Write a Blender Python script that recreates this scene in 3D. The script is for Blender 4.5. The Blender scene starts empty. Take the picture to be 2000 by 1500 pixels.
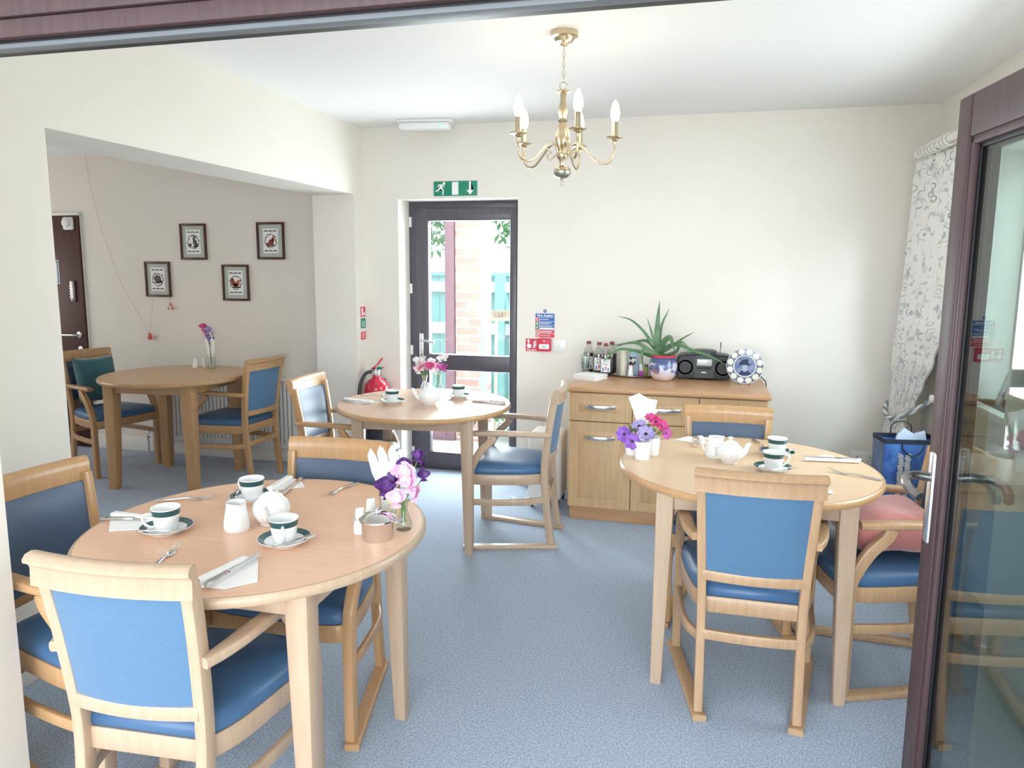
import bpy, bmesh, math, random
from mathutils import Vector, Matrix
random.seed(7)
sc = bpy.context.scene
COL = sc.collection
pi = math.pi
V = Vector

# ------------------------------------------------------------------ materials
MATS = {}
def mat(name, col, rough=0.5, metal=0.0, spec=0.5, noise=None, bump=None, coat=0.0, emit=None, sheen=0.0, alpha=None):
    """noise=(scale xyz, colour2, lo, hi) ; bump=(scale, strength, distance)"""
    m = bpy.data.materials.new(name); m.use_nodes = True
    nt = m.node_tree; b = nt.nodes['Principled BSDF']
    b.inputs['Base Color'].default_value = (*col, 1)
    b.inputs['Roughness'].default_value = rough
    b.inputs['Metallic'].default_value = metal
    b.inputs['Specular IOR Level'].default_value = spec
    b.inputs['Coat Weight'].default_value = coat
    b.inputs['Coat Roughness'].default_value = 0.12
    b.inputs['Sheen Weight'].default_value = sheen
    if emit:
        b.inputs['Emission Color'].default_value = (*emit[:3], 1); b.inputs['Emission Strength'].default_value = emit[3]
    if noise or bump:
        tc = nt.nodes.new('ShaderNodeTexCoord')
    if noise:
        mp = nt.nodes.new('ShaderNodeMapping'); mp.inputs['Scale'].default_value = noise[0]
        nz = nt.nodes.new('ShaderNodeTexNoise'); nz.inputs['Scale'].default_value = 1; nz.inputs['Detail'].default_value = 5
        nz.inputs['Roughness'].default_value = 0.6
        rp = nt.nodes.new('ShaderNodeValToRGB')
        rp.color_ramp.elements[0].position = noise[2]; rp.color_ramp.elements[1].position = noise[3]
        rp.color_ramp.elements[0].color = (*col, 1); rp.color_ramp.elements[1].color = (*noise[1], 1)
        nt.links.new(tc.outputs['Object'], mp.inputs['Vector']); nt.links.new(mp.outputs[0], nz.inputs['Vector'])
        nt.links.new(nz.outputs['Fac'], rp.inputs['Fac']); nt.links.new(rp.outputs[0], b.inputs['Base Color'])
    if bump:
        n2 = nt.nodes.new('ShaderNodeTexNoise'); n2.inputs['Scale'].default_value = bump[0]; n2.inputs['Detail'].default_value = 4
        bp = nt.nodes.new('ShaderNodeBump'); bp.inputs['Strength'].default_value = bump[1]; bp.inputs['Distance'].default_value = bump[2]
        nt.links.new(tc.outputs['Object'], n2.inputs['Vector']); nt.links.new(n2.outputs['Fac'], bp.inputs['Height'])
        nt.links.new(bp.outputs[0], b.inputs['Normal'])
    MATS[name] = m
    return m

def thin_glass(name, tint=(1, 1, 1), refl=1.0, rough=0.0, base=0.0):
    """a pane or thin glass wall: see-through with fresnel reflection"""
    m = bpy.data.materials.new(name); m.use_nodes = True; nt = m.node_tree; nt.nodes.clear()
    out = nt.nodes.new('ShaderNodeOutputMaterial'); mx = nt.nodes.new('ShaderNodeMixShader')
    tr = nt.nodes.new('ShaderNodeBsdfTransparent'); tr.inputs['Color'].default_value = (*tint, 1)
    gl = nt.nodes.new('ShaderNodeBsdfGlossy'); gl.inputs['Roughness'].default_value = rough
    fr = nt.nodes.new('ShaderNodeFresnel'); fr.inputs['IOR'].default_value = 1.5
    mu = nt.nodes.new('ShaderNodeMath'); mu.operation = 'MULTIPLY_ADD'; mu.use_clamp = True
    mu.inputs[1].default_value = refl; mu.inputs[2].default_value = base
    ge = nt.nodes.new('ShaderNodeNewGeometry'); io = nt.nodes.new('ShaderNodeMapRange')          # same reflection from both faces of the pane
    io.inputs['To Min'].default_value = 1.5; io.inputs['To Max'].default_value = 1 / 1.5
    nt.links.new(ge.outputs['Backfacing'], io.inputs['Value']); nt.links.new(io.outputs[0], fr.inputs['IOR'])
    nt.links.new(fr.outputs[0], mu.inputs[0]); nt.links.new(mu.outputs[0], mx.inputs['Fac'])
    nt.links.new(tr.outputs[0], mx.inputs[1]); nt.links.new(gl.outputs[0], mx.inputs[2]); nt.links.new(mx.outputs[0], out.inputs['Surface'])
    MATS[name] = m
    return m

M_WALL = mat('wall paint', (.79, .75, .69), .75, noise=((3, 3, 3), (.805, .765, .705), .35, .65), bump=(60, .04, .002))
M_CEIL = mat('ceiling paint', (.83, .83, .82), .8, bump=(40, .03, .002))
M_GLOSSW = mat('white gloss paint', (.82, .81, .78), .35, bump=(9, .02, .002))
M_CARPET = mat('carpet', (.285, .365, .485), .95, spec=.1, noise=((150, 150, 150), (.56, .655, .81), .38, .64), bump=(500, .6, .005), sheen=.2)
M_BEECH = mat('beech wood', (.48, .345, .24), .36, noise=((60, 60, 5), (.54, .40, .285), .35, .7), coat=.15)
M_BEECHM = mat('honey beech wood', (.46, .29, .165), .33, noise=((60, 60, 5), (.53, .35, .205), .35, .7), coat=.15)
M_BEECHD = mat('deep beech wood', (.49, .285, .135), .3, noise=((60, 60, 5), (.56, .335, .165), .35, .7), coat=.2)
M_FABRIC = None
M_TOPR = mat('pink beech laminate', (.76, .475, .32), .28, noise=((5, 70, 5), (.82, .53, .365), .35, .7))
M_TOPL = mat('pale beech laminate', (.70, .49, .31), .3, noise=((5, 70, 5), (.75, .54, .35), .35, .7))
M_TOPM = mat('rosy beech laminate', (.64, .43, .31), .25, noise=((5, 70, 5), (.69, .47, .345), .35, .7))
M_TOPD = mat('warm beech laminate', (.60, .36, .17), .3, noise=((5, 70, 5), (.66, .41, .21), .35, .7))
M_OAK = mat('oak effect', (.49, .31, .155), .42, noise=((60, 30, 4), (.60, .40, .21), .3, .7), bump=(30, .05, .002))
M_OAKTOP = mat('oak effect worktop', (.50, .275, .135), .33, noise=((4, 60, 30), (.58, .335, .175), .3, .7))
M_UPVC = mat('dark brown door frame', (.078, .070, .088), .36, bump=(90, .06, .001), noise=((60, 60, 3), (.095, .085, .104), .35, .65))
M_UPVCB = mat('rosewood door frame', (.072, .042, .046), .45, spec=.35, noise=((70, 70, 3), (.095, .058, .06), .35, .65), bump=(90, .08, .001))
M_RUB = mat('black rubber gasket', (.012, .013, .016), .5)
M_GASK = mat('grey gasket strip', (.15, .165, .18), .6)
M_MAHOG = mat('mahogany door', (.05, .011, .008), .4, noise=((40, 40, 3), (.075, .018, .013), .3, .7))
M_CHROME = mat('brushed steel', (.80, .80, .82), .28, 1.0)
M_STEEL = mat('polished steel', (.78, .77, .76), .12, 1.0)
M_DKSTEEL = mat('dark handle steel', (.36, .35, .36), .25, 1.0)
M_BRASS = mat('antique brass', (.64, .53, .36), .3, 1.0, noise=((30, 30, 30), (.56, .47, .33), .35, .65))
M_CHINA = mat('white china', (.85, .86, .86), .12, coat=.4, bump=(30, .01, .001))
M_TEAL = mat('dark teal glaze', (.008, .07, .085), .15, coat=.4, noise=((40, 40, 40), (.012, .09, .10), .4, .6))
M_GOLD = mat('gold line', (.6, .45, .2), .3, .8)
M_PAPER = mat('white paper', (.88, .88, .87), .8, bump=(80, .05, .001))
M_PLAST = mat('white plastic', (.82, .82, .80), .35)
M_RED = mat('sign red', (.62, .035, .075), .45)
M_EXRED = mat('extinguisher red', (.58, .012, .05), .2, coat=.5)
M_BLUE = mat('sign blue', (.02, .13, .42), .45)
M_GREEN = mat('sign green', (.005, .235, .135), .45)
M_DKGREEN = mat('sign dark green', (.01, .16, .06), .45)
M_WHITE = mat('sign white', (.86, .86, .86), .5)
M_BLACK = mat('black plastic', (.012, .014, .017), .35, bump=(60, .05, .001))
M_DKGREY = mat('dark grey plastic', (.045, .055, .06), .4)
M_NAVYBLK = mat('blackcurrant cordial', (.012, .016, .028), .15, coat=.5)
M_GLASS = thin_glass('clear glass', (.94, .96, .95), 1.0)
M_PANE = thin_glass('door pane', (.90, .95, .94), 1.0, base=.02)
M_PANED = thin_glass('tinted double pane', (.75, .80, .785), 1.0, base=.02)
M_LEAFG = mat('aloe green', (.06, .14, .065), .4, noise=((14, 14, 14), (.12, .23, .10), .35, .7))
M_STEM = mat('flower stem', (.14, .28, .08), .5)
def pet(n, a, b): return mat(n, a, .6, noise=((60, 60, 60), b, .35, .65))
M_PURP = pet('deep purple petal', (.065, .012, .12), (.11, .03, .20))
M_PINK = pet('pale pink petal', (.78, .40, .62), (.86, .56, .74))
M_HOTP = pet('hot pink petal', (.62, .03, .20), (.72, .10, .33))
M_ROSE = pet('rose petal', (.80, .30, .42), (.86, .50, .60))
M_MAG = pet('magenta petal', (.45, .05, .30), (.58, .12, .42))
M_WPET = pet('white petal', (.86, .84, .84), (.88, .80, .82))
M_LILAC = pet('lilac petal', (.34, .27, .56), (.46, .40, .68))
M_VIOLET = pet('violet petal', (.25, .08, .50), (.36, .16, .62))
M_YEL = pet('cream petal', (.75, .66, .25), (.80, .72, .35))
M_PINKCUSH = mat('dusty pink velvet', (.50, .165, .155), .85, noise=((8, 8, 8), (.60, .24, .22), .3, .7), bump=(14, .35, .02), sheen=.6)
M_TEALCUSH = mat('teal velvet', (.026, .105, .125), .9, noise=((8, 8, 8), (.04, .145, .165), .3, .7), bump=(60, .2, .005), sheen=.5)
M_WINE = mat('wine red plastic', (.22, .012, .045), .4)
M_TEALWOOD = mat('green painted boards', (.24, .46, .47), .7, noise=((9, 9, 2), (.29, .52, .53), .3, .7))
M_FENCEW = mat('pale fence rail', (.75, .76, .74), .7)
M_DECK = mat('decking', (.55, .52, .49), .8, noise=((4, 30, 4), (.65, .62, .58), .3, .7))
M_SHRUB = mat('shrub leaf', (.05, .20, .05), .6, noise=((9, 9, 9), (.12, .34, .10), .3, .7))
M_MAUVE = mat('mauve brown outside frame', (.28, .15, .19), .45)
M_PIPE = mat('grey downpipe', (.42, .50, .56), .4)
M_BROOM = mat('broom bristle', (.62, .50, .40), .9)
M_REDPOLE = mat('red pole', (.62, .03, .06), .4)
M_PALEWOOD = mat('pale wood pole', (.72, .60, .46), .6)

def fabric():
    m = mat('blue woven upholstery', (.085, .245, .49), .75, spec=.3, sheen=.25)
    nt = m.node_tree; b = nt.nodes['Principled BSDF']
    tc = nt.nodes.new('ShaderNodeTexCoord'); mp = nt.nodes.new('ShaderNodeMapping')
    mp.inputs['Rotation'].default_value = (.6, .7, .5)
    wv = nt.nodes.new('ShaderNodeTexWave'); wv.inputs['Scale'].default_value = 90; wv.inputs['Distortion'].default_value = 1.2
    wv.inputs['Detail'].default_value = 2
    rp = nt.nodes.new('ShaderNodeValToRGB'); rp.color_ramp.elements[0].color = (.068, .155, .275, 1); rp.color_ramp.elements[1].color = (.11, .225, .37, 1)
    bp = nt.nodes.new('ShaderNodeBump'); bp.inputs['Strength'].default_value = .25; bp.inputs['Distance'].default_value = .001
    nt.links.new(tc.outputs['Object'], mp.inputs[0]); nt.links.new(mp.outputs[0], wv.inputs['Vector'])
    nt.links.new(wv.outputs['Fac'], rp.inputs[0]); nt.links.new(rp.outputs[0], b.inputs['Base Color'])
    nt.links.new(wv.outputs['Fac'], bp.inputs['Height']); nt.links.new(bp.outputs[0], b.inputs['Normal'])
    return m
M_FABRIC = fabric()
M_VINYL = mat('steel blue vinyl', (.075, .115, .19), .4, noise=((3, 3, 3), (.085, .13, .21), .3, .7), bump=(160, .12, .001))
M_SEATV = mat('blue seat vinyl', (.055, .135, .27), .38, noise=((3, 3, 3), (.065, .155, .30), .3, .7), bump=(160, .12, .001))

def brick():
    m = mat('red brick', (.4, .15, .1), .85); nt = m.node_tree; b = nt.nodes['Principled BSDF']
    tc = nt.nodes.new('ShaderNodeTexCoord'); mp = nt.nodes.new('ShaderNodeMapping'); mp.inputs['Rotation'].default_value = (pi / 2, 0, 0)
    bt = nt.nodes.new('ShaderNodeTexBrick'); bt.inputs['Color1'].default_value = (.60, .34, .30, 1); bt.inputs['Color2'].default_value = (.66, .42, .37, 1)
    bt.inputs['Mortar'].default_value = (.80, .76, .72, 1); bt.inputs['Scale'].default_value = 1
    bt.inputs['Brick Width'].default_value = .215; bt.inputs['Row Height'].default_value = .075; bt.inputs['Mortar Size'].default_value = .008
    nt.links.new(tc.outputs['Object'], mp.inputs[0]); nt.links.new(mp.outputs[0], bt.inputs['Vector']); nt.links.new(bt.outputs['Color'], b.inputs['Base Color'])
    return m
M_BRICK = brick()

def curtain_mat():
    """white cloth with dark scroll and leaf print, laid out on the cloth's own UVs"""
    m = mat('printed curtain cloth', (.80, .79, .74), .8); nt = m.node_tree; b = nt.nodes['Principled BSDF']
    N = nt.nodes.new; L = nt.links.new
    uv = N('ShaderNodeTexCoord')
    nz = N('ShaderNodeTexNoise'); nz.inputs['Scale'].default_value = 9; L(uv.outputs['UV'], nz.inputs['Vector'])
    vm = N('ShaderNodeVectorMath'); vm.operation = 'MULTIPLY_ADD'; vm.inputs[1].default_value = (.05, .05, 0); L(nz.outputs['Color'], vm.inputs[0]); L(uv.outputs['UV'], vm.inputs[2])
    vo = N('ShaderNodeTexVoronoi'); vo.inputs['Scale'].default_value = 12; vo.inputs['Randomness'].default_value = .75; L(vm.outputs[0], vo.inputs['Vector'])
    def ring(r, w):
        a = N('ShaderNodeMath'); a.operation = 'SUBTRACT'; a.inputs[1].default_value = r; L(vo.outputs['Distance'], a.inputs[0])
        c = N('ShaderNodeMath'); c.operation = 'ABSOLUTE'; L(a.outputs[0], c.inputs[0])
        d = N('ShaderNodeMath'); d.operation = 'LESS_THAN'; d.inputs[1].default_value = w; L(c.outputs[0], d.inputs[0]); return d
    r1 = ring(.40, .016); r2 = ring(.20, .014)
    n2 = N('ShaderNodeTexNoise'); n2.inputs['Scale'].default_value = 7; L(uv.outputs['UV'], n2.inputs['Vector'])
    g = N('ShaderNodeMath'); g.operation = 'GREATER_THAN'; g.inputs[1].default_value = .42; L(n2.outputs['Fac'], g.inputs[0])
    mx = N('ShaderNodeMath'); mx.operation = 'MAXIMUM'; L(r1.outputs[0], mx.inputs[0]); L(r2.outputs[0], mx.inputs[1])
    mu = N('ShaderNodeMath'); mu.operation = 'MULTIPLY'; L(mx.outputs[0], mu.inputs[0]); L(g.outputs[0], mu.inputs[1])
    n3 = N('ShaderNodeTexNoise'); n3.inputs['Scale'].default_value = 24; n3.inputs['Detail'].default_value = 3; L(uv.outputs['UV'], n3.inputs['Vector'])
    lf = N('ShaderNodeMapRange'); lf.inputs['From Min'].default_value = .54; lf.inputs['From Max'].default_value = .68; lf.inputs['To Max'].default_value = .75; L(n3.outputs['Fac'], lf.inputs['Value'])
    m2 = N('ShaderNodeMath'); m2.operation = 'MAXIMUM'; L(mu.outputs[0], m2.inputs[0]); L(lf.outputs[0], m2.inputs[1])
    mc = N('ShaderNodeMix'); mc.data_type = 'RGBA'; mc.inputs['A'].default_value = (.82, .81, .77, 1); mc.inputs['B'].default_value = (.33, .37, .39, 1)
    L(m2.outputs[0], mc.inputs['Factor']); L(mc.outputs['Result'], b.inputs['Base Color'])
    b.inputs['Transmission Weight'].default_value = 0
    return m
M_CURT = curtain_mat()

def pot_mat():
    m = mat('painted flower glaze', (.7, .6, .62), .15, coat=.4); nt = m.node_tree; b = nt.nodes['Principled BSDF']; N = nt.nodes.new; L = nt.links.new
    tc = N('ShaderNodeTexCoord'); sp = N('ShaderNodeSeparateXYZ'); L(tc.outputs['Object'], sp.inputs[0])
    vo = N('ShaderNodeTexVoronoi'); vo.inputs['Scale'].default_value = 26; L(tc.outputs['Object'], vo.inputs['Vector'])
    rp = N('ShaderNodeValToRGB'); rp.color_ramp.interpolation = 'CONSTANT'
    els = rp.color_ramp.elements; els[0].color = (.10, .13, .32, 1); els[1].position = .25; els[1].color = (.34, .20, .22, 1)
    for p, c in ((.42, (.66, .62, .72, 1)), (.58, (.16, .20, .42, 1)), (.74, (.55, .36, .36, 1)), (.88, (.10, .16, .13, 1))):
        e = els.new(p); e.color = c
    L(vo.outputs['Color'], rp.inputs[0])
    nz = N('ShaderNodeTexNoise'); nz.inputs['Scale'].default_value = 14; L(tc.outputs['Object'], nz.inputs['Vector'])
    ad = N('ShaderNodeMath'); ad.operation = 'MULTIPLY_ADD'; ad.inputs[1].default_value = .05; L(nz.outputs['Fac'], ad.inputs[0]); L(sp.outputs['Z'], ad.inputs[2])
    lo = N('ShaderNodeMapRange'); lo.inputs['From Min'].default_value = .055; lo.inputs['From Max'].default_value = .075; L(ad.outputs[0], lo.inputs['Value'])
    hi = N('ShaderNodeMapRange'); hi.inputs['From Min'].default_value = .125; hi.inputs['From Max'].default_value = .14; L(ad.outputs[0], hi.inputs['Value'])
    a = N('ShaderNodeMix'); a.data_type = 'RGBA'; a.inputs['A'].default_value = (.74, .60, .58, 1); L(lo.outputs[0], a.inputs['Factor']); L(rp.outputs[0], a.inputs['B'])
    c = N('ShaderNodeMix'); c.data_type = 'RGBA'; c.inputs['B'].default_value = (.07, .11, .24, 1); L(hi.outputs[0], c.inputs['Factor']); L(a.outputs['Result'], c.inputs['A'])
    L(c.outputs['Result'], b.inputs['Base Color'])
    return m
M_POT = pot_mat()

def bag_mat():
    m = mat('printed night sky foil', (.02, .08, .3), .2, coat=.6, noise=((9, 9, 5), (.10, .26, .60), .42, .68)); return m
M_BAG = bag_mat()

# ------------------------------------------------------------------ mesh helpers
def bevel(bm, verts_or_geom, w, seg=2):
    edges = [e for e in verts_or_geom if isinstance(e, bmesh.types.BMEdge)]
    if w > 0: bmesh.ops.bevel(bm, geom=edges, offset=w, segments=seg, affect='EDGES', profile=.5)

def box(bm, x0, x1, y0, y1, z0, z1, bev=0, M=None, seg=2):
    b2 = bmesh.new()
    bmesh.ops.create_cube(b2, size=1)
    for v in b2.verts: v.co = V((x0 + (v.co.x + .5) * (x1 - x0), y0 + (v.co.y + .5) * (y1 - y0), z0 + (v.co.z + .5) * (z1 - z0)))
    if bev: bmesh.ops.bevel(b2, geom=list(b2.edges), offset=bev, segments=seg, affect='EDGES', profile=.5)
    return merge(bm, b2, M)

def merge(bm, b2, M=None):
    me = bpy.data.meshes.new('tmp'); 
    if M is not None: b2.transform(M)
    b2.to_mesh(me); b2.free(); bm.from_mesh(me); bpy.data.meshes.remove(me); return bm

def loft(bm, rings, cap=True, closed=True):
    vr = [[bm.verts.new(p) for p in r] for r in rings]
    n = len(vr[0])
    for a, b in zip(vr, vr[1:]):
        for i in range(n if closed else n - 1):
            j = (i + 1) % n
            try: bm.faces.new((a[i], a[j], b[j], b[i]))
            except ValueError: pass
    if cap and closed:
        for r in (vr[0], vr[-1]):
            try: bm.faces.new(r)
            except ValueError: pass
    return bm

def lathe(bm, prof, n=24, c=(0, 0, 0), M=None, flute=None):
    b2 = bmesh.new(); rows = []
    for r, z in prof:
        if r <= 1e-6: rows.append([b2.verts.new((0, 0, z))])
        else:
            row = []
            for i in range(n):
                a = 2 * pi * i / n; rr = r * (1 + (flute[1] * math.cos(flute[0] * a) if flute else 0))
                row.append(b2.verts.new((rr * math.cos(a), rr * math.sin(a), z)))
            rows.append(row)
    for a, b in zip(rows, rows[1:]):
        if len(a) == 1 and len(b) == 1: continue
        for i in range(n):
            j = (i + 1) % n
            if len(a) == 1: b2.faces.new((a[0], b[j], b[i]))
            elif len(b) == 1: b2.faces.new((a[i], a[j], b[0]))
            else: b2.faces.new((a[i], a[j], b[j], b[i]))
    for r in (rows[0], rows[-1]):
        if len(r) > 2: b2.faces.new(r)
    T = Matrix.Translation(c)
    return merge(bm, b2, T @ M if M is not None else T)

def frames(path, up):
    out = []; n = len(path)
    for i in range(n):
        t = (path[min(i + 1, n - 1)] - path[max(i - 1, 0)]).normalized()
        s = t.cross(up)
        if s.length < 1e-5: s = t.cross(V((1, 0, 0)))
        s.normalize(); u = s.cross(t).normalized(); out.append((t, s, u))
    return out

def sweep(bm, path, prof, up=(0, 0, 1), scales=None, cap=True, M=None):
    """prof = list of (s,u) offsets in the side/up plane"""
    path = [V(p) for p in path]; up = V(up); fr = frames(path, up); rings = []
    for i, (p, (t, s, u)) in enumerate(zip(path, fr)):
        k = scales[i] if scales else 1
        kx, ky = (k if isinstance(k, (tuple, list)) else (k, k))
        rings.append([p + s * (a * kx) + u * (b * ky) for a, b in prof])
    b2 = bmesh.new(); loft(b2, rings, cap); return merge(bm, b2, M)

def circ(r, n=10): return [(r * math.cos(2 * pi * i / n), r * math.sin(2 * pi * i / n)) for i in range(n)]
def tube(bm, path, r, n=10, scales=None, M=None): return sweep(bm, path, circ(r, n), (.13, .31, .94), scales, True, M)
def rrect(w, h, r=.004, k=2):
    out = []
    for cx, cy, a0 in ((w / 2 - r, h / 2 - r, 0), (-w / 2 + r, h / 2 - r, pi / 2), (-w / 2 + r, -h / 2 + r, pi), (w / 2 - r, -h / 2 + r, 1.5 * pi)):
        for i in range(k + 1):
            a = a0 + pi / 2 * i / k; out.append((cx + r * math.cos(a), cy + r * math.sin(a)))
    return out

def cr(pts, n=6):
    """smooth curve through points (Catmull-Rom)"""
    P = [V(p) for p in pts]; P = [2 * P[0] - P[1]] + P + [2 * P[-1] - P[-2]]; out = []
    for i in range(1, len(P) - 2):
        for k in range(n):
            t = k / n; a, b, c, d = P[i - 1:i + 3]
            out.append(.5 * ((2 * b) + (c - a) * t + (2 * a - 5 * b + 4 * c - d) * t * t + (-a + 3 * b - 3 * c + d) * t ** 3))
    out.append(P[-2]); return out

def prism(bm, pts, d, M=None):
    """flat outline in XY, thickness d along +Z"""
    b2 = bmesh.new(); lo = [b2.verts.new((x, y, 0)) for x, y in pts]; hi = [b2.verts.new((x, y, d)) for x, y in pts]
    n = len(pts)
    for i in range(n): b2.faces.new((lo[i], lo[(i + 1) % n], hi[(i + 1) % n], hi[i]))
    b2.faces.new(hi); b2.faces.new(list(reversed(lo)))
    bmesh.ops.triangulate(b2, faces=[f for f in b2.faces if len(f.verts) > 4])
    return merge(bm, b2, M)

def on_back(x, y, z): return Matrix.Translation((x, y, z)) @ Matrix.Rotation(pi / 2, 4, 'X')   # local x->x, y->z, z->-y (towards the room)

def obj(name, bm, m, parent=None, smooth=40, loc=None):
    bmesh.ops.recalc_face_normals(bm, faces=list(bm.faces))
    me = bpy.data.meshes.new(name); bm.to_mesh(me); bm.free()
    if smooth:
        me.shade_smooth(); me.set_sharp_from_angle(angle=math.radians(smooth))
    me.materials.append(m)
    o = bpy.data.objects.new(name, me); COL.objects.link(o)
    if parent: o.parent = parent
    if loc: o.location = loc
    return o

def tag(o, label, cat, group=None):
    o['label'] = label; o['category'] = cat
    if group: o['group'] = group
    return o
def thing(name, label, cat, loc=(0, 0, 0), rz=0, group=None):
    o = bpy.data.objects.new(name, None); COL.objects.link(o); o.empty_display_size = .05
    o.location = loc; o.rotation_euler = (0, 0, rz); return tag(o, label, cat, group)
def struct(name, bm, m, parent=None, smooth=30, loc=None):
    o = obj(name, bm, m, parent, smooth, loc)
    if not parent: o['kind'] = 'structure'
    return o
def sempty(name, loc=(0, 0, 0)):
    o = bpy.data.objects.new(name, None); COL.objects.link(o); o.location = loc; o['kind'] = 'structure'; return o
def copy_tree(o, parent=None):
    c = o.copy(); COL.objects.link(c)
    if parent: c.parent = parent
    for ch in list(o.children): copy_tree(ch, c)
    return c
USED = set()
def place(proto, loc, rz, label, group=None):
    """first use moves the prototype itself, later uses copy the whole tree"""
    o = proto if proto.name not in USED else copy_tree(proto)
    USED.add(proto.name)
    o.location = loc; o.rotation_euler = (0, 0, rz); o['label'] = label
    if group: o['group'] = group
    return o
def text_bm(s, size, M, depth=.0004, bold=0.0):
    cu = bpy.data.curves.new('t', 'FONT'); cu.body = s; cu.size = size; cu.align_x = 'CENTER'; cu.align_y = 'CENTER'; cu.extrude = depth; cu.offset = bold
    o = bpy.data.objects.new('t', cu); COL.objects.link(o)
    dg = bpy.context.evaluated_depsgraph_get(); me = bpy.data.meshes.new_from_object(o.evaluated_get(dg))
    bm = bmesh.new(); bm.from_mesh(me); bm.transform(M); bpy.data.objects.remove(o); bpy.data.meshes.remove(me); bpy.data.curves.remove(cu)
    return bm
NB = bmesh.new
TZ = .7436
# ------------------------------------------------------------------ the room (x right, y into the room, z up)
XL, XR, YB, ZC = -2.265, 1.31, 4.774, 2.4195
YF = 1.35
bm = NB(); box(bm, -6.6, 1.75, 1.1, 5.2, -.12, 0); struct('floor', bm, M_CARPET)
bm = NB(); box(bm, -6.6, 1.75, 1.28, 5.2, ZC, ZC + .15); struct('ceiling', bm, M_CEIL)
# left wall: solid piece, lintel over the wide opening, end pier
bm = NB(); box(bm, -2.575, XL, YF, 2.203, 0, ZC); box(bm, -2.575, XL, 2.203, 4.632, 1.966, ZC); box(bm, -2.575, XL, 4.632, 4.9, 0, ZC)
struct('wall_left', bm, M_WALL)
# back wall with exit door reveal
bm = NB(); box(bm, -2.575, -2.006, YB, 5.05, 0, ZC); box(bm, -2.006, -1.16, YB, 5.05, 1.94, ZC); box(bm, -1.16, 1.75, YB, 5.05, 0, ZC)
struct('wall_back', bm, M_WALL)
# right wall with window
WY0, WY1, WZ0, WZ1 = 2.30, 3.90, .875, 2.03
bm = NB(); box(bm, XR, 1.62, 1.2, WY0, 0, ZC); box(bm, XR, 1.62, WY1, 4.9, 0, ZC); box(bm, XR, 1.62, WY0, WY1, 0, WZ0); box(bm, XR, 1.62, WY0, WY1, WZ1, ZC)
struct('wall_right', bm, M_WALL)
# wall the camera looks through: left piece, right piece, strip above the frame
bm = NB(); box(bm, -6.6, -1.712, YF, YF + .1, 0, ZC); box(bm, .78, 1.62, 1.25, YF, 0, ZC); box(bm, .857, XR, YF, 2.30, 0, ZC); box(bm, -1.712, .78, YF, YF + .1, 2.07, ZC)
struct('wall_front', bm, M_WALL)
# neighbouring room
bm = NB(); box(bm, -6.6, -2.575, 4.87, 5.05, 0, ZC); struct('wall_alcove', bm, M_WALL)
bm = NB(); box(bm, -6.6, -6.45, 1.35, 5.05, 0, ZC); struct('wall_far_left', bm, M_WALL)
cov = [(0, 0), (.09, 0), (.083, -.03), (.06, -.062), (.028, -.085), (0, -.095)]
bm = NB(); sweep(bm, [(-6.45, 4.87, ZC), (-2.575, 4.87, ZC)], [(a, b) for a, b in cov], up=(0, 0, 1)); struct('trim_1', bm, M_CEIL)
bm = NB(); box(bm, -4.72, -2.575, 4.852, 4.87, 0, .115, .004); struct('baseboard_alcove', bm, M_GLOSSW)
bm = NB(); box(bm, -1.16, XR, 4.758, YB, 0, .1, .004); struct('baseboard_back', bm, M_GLOSSW)
bm = NB(); box(bm, XL, -2.006, 4.758, YB, 0, .1, .004); struct('baseboard_corner', bm, M_GLOSSW)
bm = NB(); box(bm, XL, XL + .016, YF + .1, 2.203, 0, .1, .004); struct('baseboard_left', bm, M_GLOSSW)
bm = NB(); box(bm, XR - .016, XR, 2.30, YB, 0, .1, .004); struct('baseboard_right', bm, M_GLOSSW)

# brown header of the door frame the picture is taken through
h = sempty('trim_2', (0, YF, 1.938))
bm = NB(); box(bm, -1.74, .79, -.02, .012, .003, .014, .003); obj('gasket', bm, M_GASK, h)
bm = NB(); box(bm, -1.74, .79, -.012, .06, .012, .022, .002); obj('shadow_gap', bm, M_RUB, h)
bm = NB(); box(bm, -1.74, .79, -.03, .08, .022, .060, .005); box(bm, -1.74, .79, -.034, .08, .0625, .108, .004); box(bm, -1.74, .79, -.03, .08, .11, .15, .004); obj('header_profile', bm, M_UPVCB, h)

# exit door in its reveal
FY = 4.97
d = sempty('door_2', (-1.583, FY, 0))
bm = NB(); w = .423
box(bm, -w, -w + .055, 0, .07, 0, 1.94, .004); box(bm, w - .055, w, 0, .07, 0, 1.94, .004); box(bm, -w + .055, w - .055, 0, .07, 1.885, 1.94, .004); box(bm, -w + .055, w - .055, 0, .07, 0, .045, .004)
struct('frame', bm, M_UPVC, d)
bm = NB(); x0, x1 = -w + .05, w - .05
box(bm, x0, x0 + .098, -.012, .05, .035, 1.892, .006); box(bm, x1 - .05, x1, -.012, .05, .035, 1.892, .006)
box(bm, x0 + .09, x1 - .045, -.012, .05, 1.806, 1.892, .006); box(bm, x0 + .09, x1 - .045, -.012, .05, .745, .86, .006); box(bm, x0 + .09, x1 - .045, -.012, .05, .035, .135, .006)
struct('sash', bm, M_UPVC, d)
for z0, z1 in ((.135, .745), (.86, 1.806)):
    bm = NB(); box(bm, x0 + .095, x1 - .048, .012, .022, z0 - .006, z1 + .006); struct('glass', bm, M_PANE, d, 0)
bm = NB(); hx = x0 + .042
box(bm, hx - .017, hx + .017, -.024, -.011, .795, 1.01, .006); hd = obj('door_handle', bm, M_CHROME, d)
bm = NB(); tube(bm, cr([(hx, -.02, .955), (hx + .005, -.055, .957), (hx + .04, -.062, .96), (hx + .115, -.058, .95)]), .0095); obj('lever', bm, M_CHROME, hd)
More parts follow.
